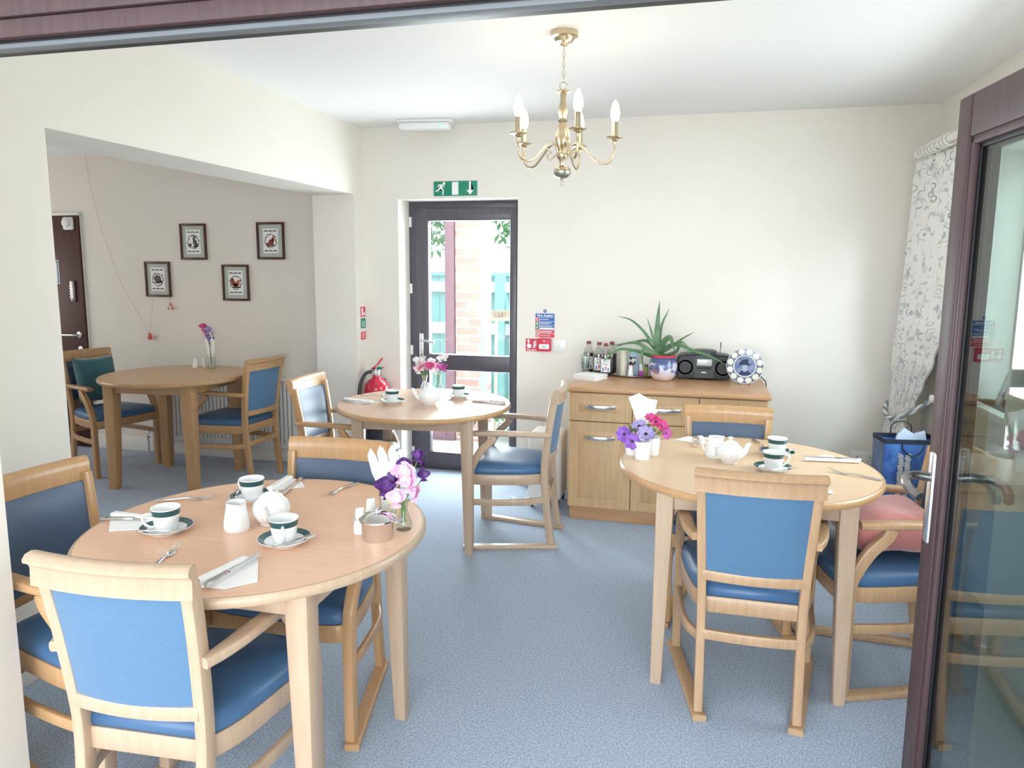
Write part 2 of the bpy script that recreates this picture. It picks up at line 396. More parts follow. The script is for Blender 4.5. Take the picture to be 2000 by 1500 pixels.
bm = NB(); lathe(bm, [(0, 0), (.008, 0), (.008, .006), (0, .006)], 12, (hx, -.024, .855), Matrix.Rotation(pi / 2, 4, 'X')); obj('lock_cylinder', bm, M_DKSTEEL, hd)
for z in (1.80, 1.33, .885, .13):
    bm = NB(); box(bm, -w + .003, -w + .022, -.016, .005, z - .035, z + .035, .003); obj('hinge', bm, M_PLAST, d)

# right-hand glazed leaf standing open into the room
L = .80
leaf = sempty('door_3', (.628, 2.03, 0)); leaf.rotation_euler = (0, 0, math.atan2(-1, .0862))     # local +x runs from the handle edge back to the hinges
H0, H1 = .02, 1.89
bm = NB(); sw = .072
box(bm, 0, sw, -.035, .035, H0, H1, .006); box(bm, L - sw, L, -.035, .035, H0, H1, .006); box(bm, sw, L - sw, -.035, .035, H1 - .10, H1, .006); box(bm, sw, L - sw, -.035, .035, H0, H0 + .16, .006)
struct('leaf_frame', bm, M_UPVCB, leaf)
def ring_(bm, e0, e1, y0, y1, bv):
    box(bm, sw + e0, sw + e1, y0, y1, H0 + .16 + e0, H1 - .1 - e0, bv); box(bm, L - sw - e1, L - sw - e0, y0, y1, H0 + .16 + e0, H1 - .1 - e0, bv)
    box(bm, sw + e0, L - sw - e0, y0, y1, H1 - .1 - e1, H1 - .1 - e0, bv); box(bm, sw + e0, L - sw - e0, y0, y1, H0 + .16 + e0, H0 + .16 + e1, bv)
bm = NB()
for s in (-1, 1): ring_(bm, -.004, .018, *sorted((s * .014, s * .030)), .005)
obj('glazing_bead', bm, M_UPVCB, leaf)
bm = NB()
for s in (-1, 1): ring_(bm, .012, .027, *sorted((s * .0135, s * .018)), .001)
ring_(bm, .0, .03, -.0095, .0095, 0)
obj('gasket', bm, M_RUB, leaf)
for yy in (-.012, .012):
    bm = NB(); box(bm, sw + .01, L - sw - .01, yy - .002, yy + .002, H0 + .17, H1 - .11); struct('glass', bm, M_PANED, leaf, 0)
for s in (-1, 1):
    bm = NB(); box(bm, .030, .062, *sorted((s * .034, s * .046)), .80, 1.035, .006); hd = obj('door_handle', bm, M_CHROME, leaf)
    bm = NB(); tube(bm, cr([(.046, s * .04, .970), (.046, s * .078, .974), (.060, s * .104, .970), (.088, s * .112, .960), (.118, s * .106, .950), (.135, s * .098, .944)]), .0115); obj('lever', bm, M_DKSTEEL, hd)

# brown flush door in the neighbouring room
d = sempty('door_1', (-5.11, 4.87, 0))
bm = NB(); box(bm, -.375, .375, -.03, 0, .005, 1.865, .004); struct('door_leaf', bm, M_MAHOG, d)
bm = NB(); box(bm, -.42, -.38, -.028, .0, 0, 1.9, .003); box(bm, .376, .381, -.012, .0, 0, 1.866, .001); box(bm, -.38, .381, -.028, 0, 1.868, 1.893, .003); struct('door_frame', bm, M_GLOSSW, d)
bm = NB(); lathe(bm, [(0, 0), (.026, 0), (.026, .008), (.018, .012), (0, .012)], 16, (.315, -.03, .927), Matrix.Rotation(pi / 2, 4, 'X')); tube(bm, cr([(.315, -.04, .927), (.312, -.08, .927), (.28, -.085, .927), (.19, -.082, .925)]), .010); obj('door_handle', bm, M_CHROME, d)
bm = NB(); lathe(bm, [(0, 0), (.022, 0), (.022, .006), (0, .006)], 16, (.318, -.03, .815), Matrix.Rotation(pi / 2, 4, 'X')); obj('keyhole_cover', bm, M_CHROME, d)
bm = NB(); box(bm, .27, .315, -.055, -.03, 1.19, 1.36, .012); k = obj('keypad_lock', bm, M_DKSTEEL, d)
bm = NB()
for i in range(5):
    for sx in (.283, .302): lathe(bm, [(0, 0), (.005, 0), (.005, .004), (0, .004)], 8, (sx, -.055, 1.23 + i * .022), Matrix.Rotation(pi / 2, 4, 'X'))
obj('key_button', bm, M_STEEL, k)
bm = NB(); box(bm, .25, .345, -.055, -.03, 1.755, 1.855, .012); lathe(bm, [(0, 0), (.034, 0), (.034, .012), (.02, .018), (0, .018)], 18, (.29, -.055, 1.81), Matrix.Rotation(pi / 2, 4, 'X')); obj('door_release_magnet', bm, M_GLOSSW, d)
bm = NB(); box(bm, -.02, .165, -.034, -.03, 1.33, 1.52); nt_ = obj('notice', bm, M_PAPER, d)
bm = NB()
for a in ((-.01, .157, 1.505, 1.512), (-.01, .157, 1.338, 1.345), (.15, .157, 1.338, 1.512)): box(bm, a[0], a[1], -.036, -.0335, a[2], a[3])
obj('notice_border', bm, M_BLUE, nt_)

# window in the right wall
d = sempty('window_1', (XR, 0, 0))
bm = NB(); fr = .055
for y0, y1, z0, z1 in ((WY0, WY0 + fr, WZ0, WZ1), (WY1 - fr, WY1, WZ0, WZ1), (WY0 + fr, WY1 - fr, WZ0, WZ0 + fr), (WY0 + fr, WY1 - fr, WZ1 - fr, WZ1), (2.95, 3.01, WZ0 + fr, WZ1 - fr)):
    box(bm, .17, .23, y0, y1, z0, z1, .005)
struct('window_frame', bm, M_GLOSSW, d)
for y0, y1 in ((WY0 + fr, 2.95), (3.01, WY1 - fr)):
    bm = NB(); box(bm, .197, .203, y0 - .005, y1 + .005, WZ0 + fr - .005, WZ1 - fr + .005); struct('glass', bm, M_PANE, d, 0)
bm = NB(); box(bm, -.05, .18, WY0 - .06, WY1 + .06, WZ0 - .03, WZ0, .006); struct('window_sill', bm, M_GLOSSW, d)

# ------------------------------------------------------------------ outside the exit door
bm = NB(); box(bm, -9, 4, 5.05, 12, -.12, -.03); struct('ground_deck', bm, M_DECK)
bm = NB(); box(bm, -9, 9, -9, 1.1, -.16, -.02); struct('ground_terrace', bm, M_DECK)
bm = NB(); box(bm, 1.76, 14, 1.1, 14, -.16, -.02); struct('ground_garden', bm, M_DECK)
bm = NB(); box(bm, 0, .22, 0, .35, -.03, 3.2); o = struct('pillar_brick', bm, M_BRICK, None, 0, (-2.003, 6.0, 0))
t = thing('glazed_door_frame', 'rosewood framed glazed door standing beside the brick pillar outside', 'door frame', (-2.14, 5.97, -.03))
bm = NB(); box(bm, .05, .13, 0, .07, 0, 2.1, .005); box(bm, -.85, -.77, 0, .07, 0, 2.1, .005); box(bm, -.77, .05, 0, .07, 2.0, 2.1, .005); box(bm, -.77, .05, 0, .07, 0, .12, .005); obj('frame', bm, M_MAUVE, t)
bm = NB(); box(bm, -.775, .055, .03, .036, .115, 2.005); obj('pane', bm, M_PANE, t, 0)
bm = NB(); tube(bm, [(-1.765, 6.03, -.03), (-1.765, 6.03, 3.1)], .034, 14); o = obj('downpipe', bm, M_PIPE); tag(o, 'grey downpipe running up the edge of the brick pillar', 'pipe')
f = thing('garden_fence', 'pale green board fence with white top rail beyond the exit door', 'fence', (-2.0, 7.55, -.03))
bm = NB()
for i in range(18): box(bm, -1.6 + i * .15, -1.6 + i * .15 + .146, 0, .02, .03, 1.42, .003)
obj('board', bm, M_TEALWOOD, f)
bm = NB(); box(bm, -1.6, 1.1, -.06, 0, 1.25, 1.36, .004); obj('top_rail', bm, M_FENCEW, f)
bm = NB(); box(bm, -1.6, 1.1, -.05, 0, .80, .92, .004); obj('middle_rail', bm, M_FENCEW, f)
bm = NB(); box(bm, -1.65, 1.1, -.03, .05, 1.42, 1.46, .004); obj('capping', bm, M_TEALWOOD, f)
for x in (-1.25, -.05):
    bm = NB(); box(bm, x, x + .1, -.11, 0, 0, 1.46, .004); obj('post', bm, M_TEALWOOD, f)
bm = NB(); sweep(bm, [(.03, -.03, 1.25), (.36, -.03, .1)], rrect(.05, .1), up=(0, 1, 0)); obj('brace', bm, M_TEALWOOD, f)
b = thing('garden_broom', 'broom leaning head up on the green fence outside', 'broom', (-1.82, 6.65, 0))
bm = NB(); tube(bm, [(.06, -.25, -.03), (-.01, .06, 1.0)], .014); obj('handle', bm, M_PALEWOOD, b)
bm = NB(); sweep(bm, [(-.13, .07, .99), (.12, .07, 1.0)], rrect(.05, .035, .008), up=(0, 0, 1)); obj('broom_head', bm, M_PALEWOOD, b)
bm = NB(); r2 = random.Random(3)
for i in range(90):
    x = r2.uniform(-.12, .11); tube(bm, [(x, r2.uniform(.05, .09), 1.01), (x * 1.12, r2.uniform(.04, .10), 1.075 + r2.uniform(-.01, .012))], .005, 4)
o = obj('bristles', bm, M_BROOM, b); o['kind'] = 'stuff'
bm = NB(); tube(bm, [(-1.87, 6.6, -.03), (-1.99, 6.75, .60), (-2.0, 6.85, 1.08)], .018); tag(obj('red_pole', bm, M_REDPOLE), 'red plastic pole leaning by the brick pillar outside', 'pole')
def leafy(name, n, box3, size, seed, label, cat, m=M_SHRUB, stem=None):
    r = random.Random(seed); t = thing(name, label, cat, (sum(box3[0]) / 2, sum(box3[1]) / 2, box3[2][0]))
    c = V(t.location); bm = NB()
    for i in range(n):
        while True:
            u = V((r.uniform(-1, 1), r.uniform(-1, 1), r.uniform(-1, 1)))
            if u.length < 1: break
        p = V((u.x * (box3[0][1] - box3[0][0]) / 2, u.y * (box3[1][1] - box3[1][0]) / 2, (u.z + 1) / 2 * (box3[2][1] - box3[2][0])))
        R = Matrix.Rotation(r.uniform(0, 6.3), 3, 'Z') @ Matrix.Rotation(r.uniform(-1, 1), 3, 'X'); s = size * r.uniform(.6, 1.2)
        q = [V((0, -s, 0)), V((s * .4, 0, s * .12)), V((0, s, 0)), V((-s * .4, 0, s * .12))]
        bm.faces.new([bm.verts.new(p + R @ k) for k in q])
    o = obj('foliage', bm, m, t, 0); o['kind'] = 'stuff'
    bm = NB(); tube(bm, [(0, 0, -stem if stem else 0), (.02, 0, (box3[2][1] - box3[2][0]) * .6)], .05 if stem else .02, 8); obj('trunk' if stem else 'stem', bm, M_PALEWOOD, t)
    return t
leafy('garden_tree', 2600, ((-4.4, -3.15), (9.0, 10.6), (1.5, 4.2)), .09, 5, 'leafy green tree rising above the fence outside the exit door', 'tree', stem=1.5)
leafy('garden_tree', 1700, ((-2.95, -1.85), (9.2, 10.6), (1.7, 4.0)), .09, 6, 'pale leafy tree behind the right end of the fence outside', 'tree', stem=1.7)
leafy('garden_shrub', 420, ((-1.70, -1.02), (5.9, 6.5), (-.03, .42)), .045, 8, 'low green shrub on the deck outside the exit door', 'shrub')

# ------------------------------------------------------------------ small things on the walls
t = thing('exit_sign', 'green running man exit sign with white door and down arrow above exit door', 'sign', (-1.591, YB, 2.006))
t.rotation_euler = (0, 0, 0)
bm = NB(); box(bm, -.152, .152, -.006, 0, -.048, .048, .001); obj('panel', bm, M_GREEN, t)
Mx = on_back(-.1, -.006, 0)
bm = NB()
lathe(bm, [(0, 0), (.0095, 0), (.0095, .0012), (0, .0012)], 18, (.022 - .1, -.006, .033), Matrix.Rotation(pi / 2, 4, 'X'))
prism(bm, [(.004, .030), (-.018, .026), (-.028, .012), (-.022, .008), (-.014, .019), (-.006, .020), (-.020, -.004), (-.040, -.014), (-.038, -.021), (-.014, -.013), (-.004, .000), (.010, -.010), (.010, -.042), (.018, -.042), (.019, -.006), (.006, .006), (.012, .018), (.022, .006), (.026, .010), (.014, .026)], .0012, Mx)
obj('running_man', bm, M_WHITE, t)
bm = NB(); box(bm, -.022, .022, -.0072, -.006, -.042, .042); obj('door_symbol', bm, M_WHITE, t)
bm = NB(); prism(bm, [(-.007, .044), (.007, .044), (.007, -.012), (.025, -.012), (0, -.042), (-.025, -.012), (-.007, -.012)], .0012, on_back(.104, -.006, 0)); obj('arrow', bm, M_WHITE, t)

t = thing('fire_action_sign', 'blue and red fire action notice above the red call point', 'sign', (-.968, YB, 1.105))
bm = NB(); box(bm, -.064, .064, -.003, 0, .052, .077); box(bm, -.037, .064, -.003, 0, .026, .049); box(bm, -.037, .064, -.003, 0, -.001, .023); box(bm, -.037, .064, -.003, 0, -.029, -.004); obj('blue_panel', bm, M_BLUE, t)
bm = NB(); box(bm, -.037, .064, -.003, 0, -.055, -.032); box(bm, -.037, .064, -.003, 0, -.082, -.059); obj('red_panel', bm, M_RED, t)
bm = NB(); box(bm, -.064, -.042, -.003, 0, .026, .049); obj('red_symbol', bm, M_RED, t)
bm = NB(); box(bm, -.064, -.042, -.003, 0, -.001, .023); box(bm, -.064, -.042, -.003, 0, -.029, -.004); obj('green_symbol', bm, M_DKGREEN, t)
bm = NB()
for z in (-.0435, -.0705):
    tube(bm, [(-.053 + .0105 * math.cos(a), -.0025, z + .0105 * math.sin(a)) for a in [2 * pi * i / 16 for i in range(17)]], .0016, 6); tube(bm, [(-.060, -.0025, z + .007), (-.046, -.0025, z - .007)], .0014, 6)
obj('prohibition_ring', bm, M_RED, t)
bm = NB(); lathe(bm, [(0, 0), (.0115, 0), (.0115, .003), (0, .003)], 20, (0, 0, .094), Matrix.Rotation(pi / 2, 4, 'X')); md = obj('blue_disc', bm, M_BLUE, t)
bm = NB(); box(bm, -.002, .002, -.0045, -.003, .089, .102); obj('exclamation_mark', bm, M_WHITE, md)
obj('lettering', text_bm('Fire Action', .0235, on_back(0, -.003, .0635), .0005, .0006), M_WHITE, t, 0)
bm = NB(); r2 = random.Random(2)
for z, e in ((.0375, .02), (.0165, .052), (.008, .03), (-.009, .05), (-.0405, .055), (-.047, .048), (-.0705, .04)): box(bm, -.033, -.033 + .04 + e * .8, -.0036, -.003, z - .0016, z + .0016)
box(bm, -.034, .062, -.0036, -.003, -.027, -.0165)
for z in (.037, .011, -.017): box(bm, -.057, -.049, -.0036, -.003, z - .007, z + .007)
obj('text_line', bm, M_WHITE, t)

t = thing('fire_alarm_sign', 'square red fire alarm sign with white hand and flames beside the call point', 'sign', (-1.056, YB, .970))
bm = NB(); box(bm, -.042, .042, -.003, 0, -.042, .042); obj('panel', bm, M_RED, t)
bm = NB(); A = on_back(0, -.003, 0)
prism(bm, [(-.030, .036), (-.016, .036), (-.016, .024), (-.019, .024), (-.019, .006), (-.004, .004), (-.003, -.012), (-.010, -.022), (-.026, -.022), (-.033, -.010), (-.033, .002), (-.027, .004), (-.027, .024), (-.030, .024)], .0008, A)
for k in range(4): prism(bm, [(.004 + .002 * k, -.02 + .012 * k), (.014, -.022 + .012 * k), (.026, -.012 + .012 * k), (.034, .002 + .012 * k), (.024, -.004 + .011 * k), (.014, -.012 + .012 * k)], .0008, A)
obj('hand_and_flames', bm, M_WHITE, t)
obj('lettering', text_bm('Fire alarm', .0165, on_back(0, -.003, -.0335), .0005, .0004), M_WHITE, t, 0)
t = thing('fire_call_point', 'red break glass call point box below the fire action notice', 'alarm', (-.9665, YB, .9745))
bm = NB(); box(bm, -.043, .043, -.035, 0, -.043, .043, .004); obj('housing', bm, M_RED, t)
bm = NB(); box(bm, -.034, .034, -.0365, -.034, -.026, .006, .001); f_ = obj('glass_panel', bm, M_WHITE, t)
bm = NB(); lathe(bm, [(0, 0), (.004, 0), (.004, .001), (0, .001)], 12, (0, -.0365, -.010), Matrix.Rotation(pi / 2, 4, 'X'))
for s in (-1, 1): box(bm, s * .012 - .004, s * .012 + .004, -.0375, -.0365, -.0115, -.0085)
obj('arrow_mark', bm, M_BLACK, f_)
bm = NB(); box(bm, -.006, .006, -.0357, -.035, .024, .030); obj('house_mark', bm, M_WHITE, t)
t = thing('blank_switch_plate', 'white double switch plate to the right of the red call point', 'switch', (-.868, YB, .972))
bm = NB(); box(bm, -.045, .045, -.008, 0, -.042, .042, .003); obj('plate', bm, M_PLAST, t)
bm = NB()
for s in (-1, 1): lathe(bm, [(0, 0), (.0035, 0), (.0035, .001), (0, .001)], 10, (s * .034, -.008, 0), Matrix.Rotation(pi / 2, 4, 'X'))
obj('screw', bm, M_CHROME, t)
bm = NB(); box(bm, -.012, -.001, -.011, -.008, -.014, .014, .001); box(bm, .001, .012, -.011, -.008, -.014, .014, .001); obj('rocker', bm, M_PLAST, t)
for z0, z1, m, nm, lb in ((1.135, 1.205, M_RED, 'extinguisher_sign', 'topmost small red and white extinguisher sign in the corner'), (1.055, 1.125, M_GREEN, 'assembly_sign', 'small green sign between two red ones in the corner'), (.975, 1.03, M_RED, 'extinguisher_sign', 'lowest small red sign right above the fire extinguisher')):
    t = thing(nm, lb, 'sign', (XL, 4.73, z0))
    bm = NB(); box(bm, 0, .003, -.036, .036, 0, z1 - z0); obj('panel', bm, m, t)
    bm = NB()
    if z0 > 1.1: box(bm, .003, .0036, -.026, -.002, .008, .062); box(bm, .003, .0036, .008, .028, .012, .03)
    else:
        for k in range(4): box(bm, .003, .0036, -.024, .022 - .006 * (k % 2), .012 + k * .011, .016 + k * .011)
    obj('symbol', bm, M_WHITE, t)

t = thing('fire_extinguisher', 'red fire extinguisher with black hose hung in the corner beside exit door', 'fire extinguisher', (-2.135, 4.655, .275))
bm = NB(); lathe(bm, [(0, .10), (.083, .10), (.084, .12), (.084, .36), (.079, .395), (.06, .425), (.034, .44), (.028, .45), (.028, .462), (0, .462)], 28); obj('cylinder', bm, M_EXRED, t)
bm = NB(); lathe(bm, [(0, 0), (.078, 0), (.085, .012), (.085, .10), (0, .10)], 28); obj('base_boot', bm, M_BLACK, t)
bm = NB(); lathe(bm, [(0, .455), (.022, .455), (.022, .485), (.026, .49), (.026, .505), (.012, .515), (0, .515)], 18); lathe(bm, [(0, 0), (.014, 0), (.014, .02), (0, .02)], 12, (0, -.03, .485), Matrix.Rotation(pi / 2, 4, 'X')); obj('valve', bm, M_CHROME, t)
bm = NB(); sweep(bm, cr([(-.03, -.01, .505), (.01, -.012, .535), (.055, -.02, .585)]), rrect(.022, .007, .002)); sweep(bm, cr([(-.01, -.012, .50), (.03, -.012, .505), (.07, -.016, .525)]), rrect(.02, .006, .002)); obj('lever', bm, M_EXRED, t)
bm = NB(); box(bm, .015, .055, -.03, -.012, .505, .522, .003); obj('safety_tag', bm, M_GREEN, t)
bm = NB(); tube(bm, cr([(-.02, -.02, .49), (-.07, -.035, .47), (-.105, -.05, .38), (-.113, -.045, .25), (-.10, -.04, .12)]), .0125, 12); obj('hose', bm, M_DKGREY, t)
bm = NB()
rr = []
for a in [math.radians(x) for x in range(-72, -9, 9)]: rr.append([(.0848 * math.cos(a), .0848 * math.sin(a), .14), (.0848 * math.cos(a), .0848 * math.sin(a), .315)])
loft(bm, rr, False, False); lb_ = obj('label', bm, M_WHITE, t)
bm = NB()
for z in (.29, .265, .24, .21, .19):
    for a in [math.radians(x) for x in ((-58, -48, -30) if z > .2 else (-55, -40, -26))]: box(bm, -.005, .005, -.0005, .0005, z - .007, z + .007, M=Matrix.Rotation(a + pi / 2, 4, 'Z') @ Matrix.Translation((0, -.0853, 0)))
obj('print', bm, M_BLACK, lb_)
bm = NB(); box(bm, -.02, .02, .084, .118, .22, .42, .003); obj('wall_bracket', bm, M_BLACK, t)

t = thing('emergency_light', 'white rectangular emergency light with clear cover on the ceiling', 'ceiling light', (-1.735, 4.60, ZC), .12)
bm = NB(); box(bm, -.18, .18, -.055, .055, -.018, 0, .004); obj('base', bm, M_PLAST, t)
bm = NB(); box(bm, -.165, .165, -.046, .046, -.062, -.018, .012); obj('diffuser', bm, mat('milky cover', (.85, .86, .85), .3), t)
bm = NB(); box(bm, .10, .115, -.049, -.044, -.045, -.038); obj('indicator', bm, mat('green led', (.05, .6, .3), .4, emit=(.1, .9, .45, 1.5)), t)

def socket(name, label, x, z, w, y=YB):
    t = thing(name, label, 'socket', (x, y, z)); bm = NB(); box(bm, -w / 2, w / 2, -.009, 0, -.043, .043, .003); obj('plate', bm, M_PLAST, t)
    bm = NB()
    for s in ((-1, 1) if w > .1 else (0,)):
        box(bm, s * .036 - .003, s * .036 + .003, -.0096, -.009, .004, .014); box(bm, s * .036 - .014, s * .036 - .007, -.0096, -.009, -.016, -.011); box(bm, s * .036 + .007, s * .036 + .014, -.0096, -.009, -.016, -.011)
    obj('slots', bm, M_DKGREY, t)
    bm = NB()
    for s in ((-1, 1) if w > .1 else (0,)): box(bm, s * .018 - .006, s * .018 + .006, -.013, -.009, .012, .030, .001)
    obj('switch', bm, M_PLAST, t); return t
socket('double_socket', 'white double wall socket behind the table by the curtain', 1.04, .335, .146)
socket('single_socket', 'white single wall socket holding the radio plug', .50, .33, .086)

# framed animal prints
M_MOUNT = mat('grey green mount', (.50, .54, .49), .8); M_PFR = mat('dark wood picture frame', (.055, .018, .014), .4, noise=((30, 30, 30), (.085, .03, .022), .35, .65))
M_INK = mat('dark ink', (.035, .03, .028), .8); M_INKG = mat('grey brown ink', (.13, .105, .08), .8); M_INKR = mat('russet ink', (.28, .06, .035), .8); M_INKO = mat('orange ink', (.50, .16, .06), .8)
def ell(cx, cy, a, b, r=0, n=18): return [(cx + a * math.cos(t) * math.cos(r) - b * math.sin(t) * math.sin(r), cy + a * math.cos(t) * math.sin(r) + b * math.sin(t) * math.cos(r)) for t in [2 * pi * i / n for i in range(n)]]
def picture(x, z, tilt, label, animal, seed):
    t = thing('framed_print', label, 'picture', (x, 4.87, z), 0, 'framed animal prints on the far wall'); t.rotation_euler = (0, math.radians(tilt), 0)
    w, h, f = .113, .135, .0165
    bm = NB()
    for a in ((-w, -w + f, -h, h), (w - f, w, -h, h), (-w + f, w - f, h - f, h), (-w + f, w - f, -h, -h + f)): box(bm, a[0], a[1], -.018, 0, a[2], a[3], .003)
    obj('frame', bm, M_PFR, t)
    bm = NB(); box(bm, -w + f - .002, w - f + .002, -.007, -.001, -h + f - .002, h - f + .002); obj('mount', bm, M_MOUNT, t)
    bm = NB(); box(bm, -.062, .062, -.0085, -.006, -.09, .09); p = obj('paper', bm, M_PAPER, t)
    r = random.Random(seed); A = on_back(0, -.0085, 0); ink = {}
    def add(m, pts): prism(ink.setdefault(m.name, (m, NB()))[1], pts, .0006, A)
    for s in (-1, 1):
        for k in (-1, 0, 1):
            add(M_INK if animal != 'hare' else M_INKG, ell(k * .036 - .006, s * .072, .012, .004, .3)); add(M_INK if animal != 'hare' else M_INKG, ell(k * .036 + .006, s * .072, .011, .0035, -.4))
    for k in range(22):
        a = k * 2 * pi / 22 + r.uniform(-.1, .1); rr = .047 + r.uniform(-.005, .004); add(M_INK if k % 3 else M_INKG, ell(rr * math.cos(a), rr * math.sin(a), .009, .0032, a + r.uniform(.6, 2.2)))
    if animal == 'hedgehog':
        add(M_INKG, ell(-.002, .004, .032, .028)); add(M_INK, ell(.026, -.016, .015, .009, -.5)); add(M_INK, ell(.0, -.026, .03, .006))
    if animal == 'hare':
        add(M_INKG, ell(.016, -.008, .018, .027, .35)); add(M_INKG, ell(.006, .022, .011, .010)); add(M_INKG, ell(.006, .038, .004, .016, -.25)); add(M_INK, ell(.016, .034, .004, .014, -.7)); add(M_INK, ell(.02, -.034, .026, .006, .1)); add(M_INKG, ell(-.028, -.024, .014, .012))
    if animal == 'squirrel':
        add(M_INKR, ell(-.024, .004, .017, .034, .35)); add(M_INKO, ell(.012, -.006, .022, .017, .2)); add(M_INKO, ell(.026, .013, .011, .010)); add(M_INKR, ell(.0, -.018, .022, .011)); add(M_INK, ell(.004, -.034, .038, .006, .05))
    if animal == 'fox':
        add(M_INKR, ell(.004, -.008, .022, .02, .4)); add(M_INKR, ell(.02, .010, .013, .014)); add(M_INKR, [(.012, .02), (.016, .036), (.022, .022)]); add(M_INKR, [(.022, .022), (.030, .034), (.031, .016)]); add(M_INK, ell(.020, -.024, .004, .014)); add(M_INKR, ell(-.022, -.022, .016, .008, -.3)); add(M_INK, ell(.0, -.034, .032, .005))
    for m, b in ink.values(): obj('printed_' + ('russet' if m is M_INKR else 'orange' if m is M_INKO else 'dark' if m is M_INK else 'grey') + '_ink', b, m, p, 0)
picture(-4.045, 1.377, 0, 'dark framed print of a round hedgehog, beside the pull cords', 'hedgehog', 1)
picture(-3.71, 1.662, 0, 'dark framed print of an upright brown hare, above the other prints left of the fox', 'hare', 2)
picture(-3.36, 1.358, 0, 'dark framed print of an orange squirrel, low on the wall', 'squirrel', 3)
picture(-3.052, 1.667, 0, 'dark framed print of a seated red fox, nearest the pale pier', 'fox', 4)

# emergency pull cords
M_CORD = mat('red cord', (.62, .42, .37), .6); M_CORDT = mat('orange red toggle', (.68, .10, .07), .35)
t = thing('pull_cord', 'long orange pull cord slanting down the wall to a red bead', 'cord', (-4.627, 4.845, 2.40))
bm = NB(); tube(bm, [(0, 0, 0), (.03, 0, -.30), (.10, 0, -.62), (.25, 0, -1.05), (.485, 0, -1.445), (.50, 0, -1.40), (.535, .0, -1.20), (.536, .0, -1.16)], .0014, 6); obj('cord', bm, M_CORD, t)
bm = NB(); lathe(bm, [(0, -.05), (.016, -.045), (.017, -.03), (.011, 0), (0, .005)], 14, (.490, 0, -1.445)); obj('bead', bm, M_CORDT, t)
t = thing('pull_cord', 'short pull cord with red triangle handle below the hedgehog print', 'cord', (-3.94, 4.855, 1.241))
bm = NB(); tube(bm, [(0, 0, 0), (.0, 0, -.052)], .002, 6); obj('cord', bm, M_CORD, t)
bm = NB(); tube(bm, [(0, 0, -.048), (.026, 0, -.092), (-.026, 0, -.092), (0, 0, -.048), (.026, 0, -.092)], .005, 8); obj('triangle_handle', bm, M_CORDT, t)

def radiator(label, M, w, h, name='radiator'):
    t = thing(name, label, 'radiator', (0, 0, 0)); t.matrix_world = M
    bm = NB(); n = int(w / .034)
    box(bm, 0, w, -.05, -.03, 0, h, .004); rings = []
    prof = []
    for i in range(n): x = .012 + i * (w - .024) / n; s = (w - .024) / n; prof += [(x, -.05), (x + s * .25, -.058), (x + s * .65, -.058), (x + s * .9, -.05)]
    loft(bm, [[(x, y, z) for x, y in prof] for z in (.04, h - .035)], False, False)
    obj('panel', bm, M_PLAST, t)
    bm = NB(); box(bm, -.004, w + .004, -.075, 0, h - .012, h + .006, .003)
    obj('top_grille', bm, M_PLAST, t)
    bm = NB(); box(bm, .1, .13, -.03, 0, .06, h - .06); box(bm, w - .13, w - .1, -.03, 0, .06, h - .06); obj('bracket', bm, M_PLAST, t)
    bm = NB(); tube(bm, cr([(.02, -.04, .02), (-.03, -.04, .02), (-.035, -.04, -.04), (-.035, -.04, -.115)]), .008); lathe(bm, [(0, 0), (.014, 0), (.016, .05), (.012, .06), (0, .06)], 12, (-.035, -.04, .0)); obj('valve_pipe', bm, M_CHROME, t)
    return t
radiator('white ribbed radiator on the far wall behind the table with two chairs', Matrix.Translation((-4.16, 4.866, .118)), 1.30, .53)
radiator('white radiator under the window, seen through the open glass door', Matrix.Translation((XR - .004, 3.80, .118)) @ Matrix.Rotation(-pi / 2, 4, 'Z'), 1.40, .46)

# chandelier
t = thing('chandelier', 'five arm brass chandelier with lit candle bulbs hanging from the ceiling', 'chandelier', (-.553, 3.041, ZC))
bm = NB(); lathe(bm, [(0, 0), (.055, 0), (.055, -.02), (.048, -.024), (.042, -.026), (.034, -.04), (.016, -.046), (.010, -.056), (0, -.06)], 28); obj('ceiling_rose', bm, M_BRASS, t)
bm = NB()
for i in range(7):
    z = -.060 - i * .0185; pts = []
    for k in range(13):
        a = 2 * pi * k / 12; p = (.0045 * math.cos(a), .013 * math.sin(a)); pts.append((p[0], 0, z - .006 + p[1]) if i % 2 else (0, p[0], z - .006 + p[1]))
    tube(bm, pts, .0013, 6)
o = obj('chain_link', bm, M_BRASS, t)
bm = NB(); tube(bm, [(.015 * math.cos(a), 0, -.208 + .015 * math.sin(a)) for a in [2 * pi * k / 20 for k in range(21)]], .0022, 8); obj('ring', bm, M_BRASS, t)
bm = NB(); lathe(bm, [(0, -.222), (.005, -.222), (.03, -.228), (.032, -.232), (.012, -.236), (.011, -.26), (.014, -.285), (.019, -.31), (.014, -.325), (.012, -.335), (.020, -.343), (.012, -.352), (.018, -.362), (.027, -.395), (.029, -.42), (.022, -.448), (.011, -.462), (.012, -.470), (0, -.47)], 48, flute=(12, .07)); obj('column', bm, M_BRASS, t)
bm = NB(); lathe(bm, [(0, -.462), (.022, -.465), (.025, -.475), (.022, -.49), (.013, -.50), (.011, -.52), (.026, -.527), (.034, -.537), (.034, -.545), (0, -.545)], 28); obj('hub', bm, M_BRASS, t)
bm = NB(); lathe(bm, [(0, -.545), (.035, -.545), (.033, -.558), (.022, -.568), (.008, -.572), (.005, -.58), (0, -.58)], 28); tube(bm, [(.006 * math.cos(a), 0, -.592 + .013 * math.sin(a)) for a in [2 * pi * k / 16 for k in range(17)]], .0017, 6); obj('finial', bm, mat('grey brass', (.42, .43, .36), .35, 1.0), t)
M_BULB = mat('lit bulb', (1, .95, .85), .3, emit=(1.0, .86, .66, 20))
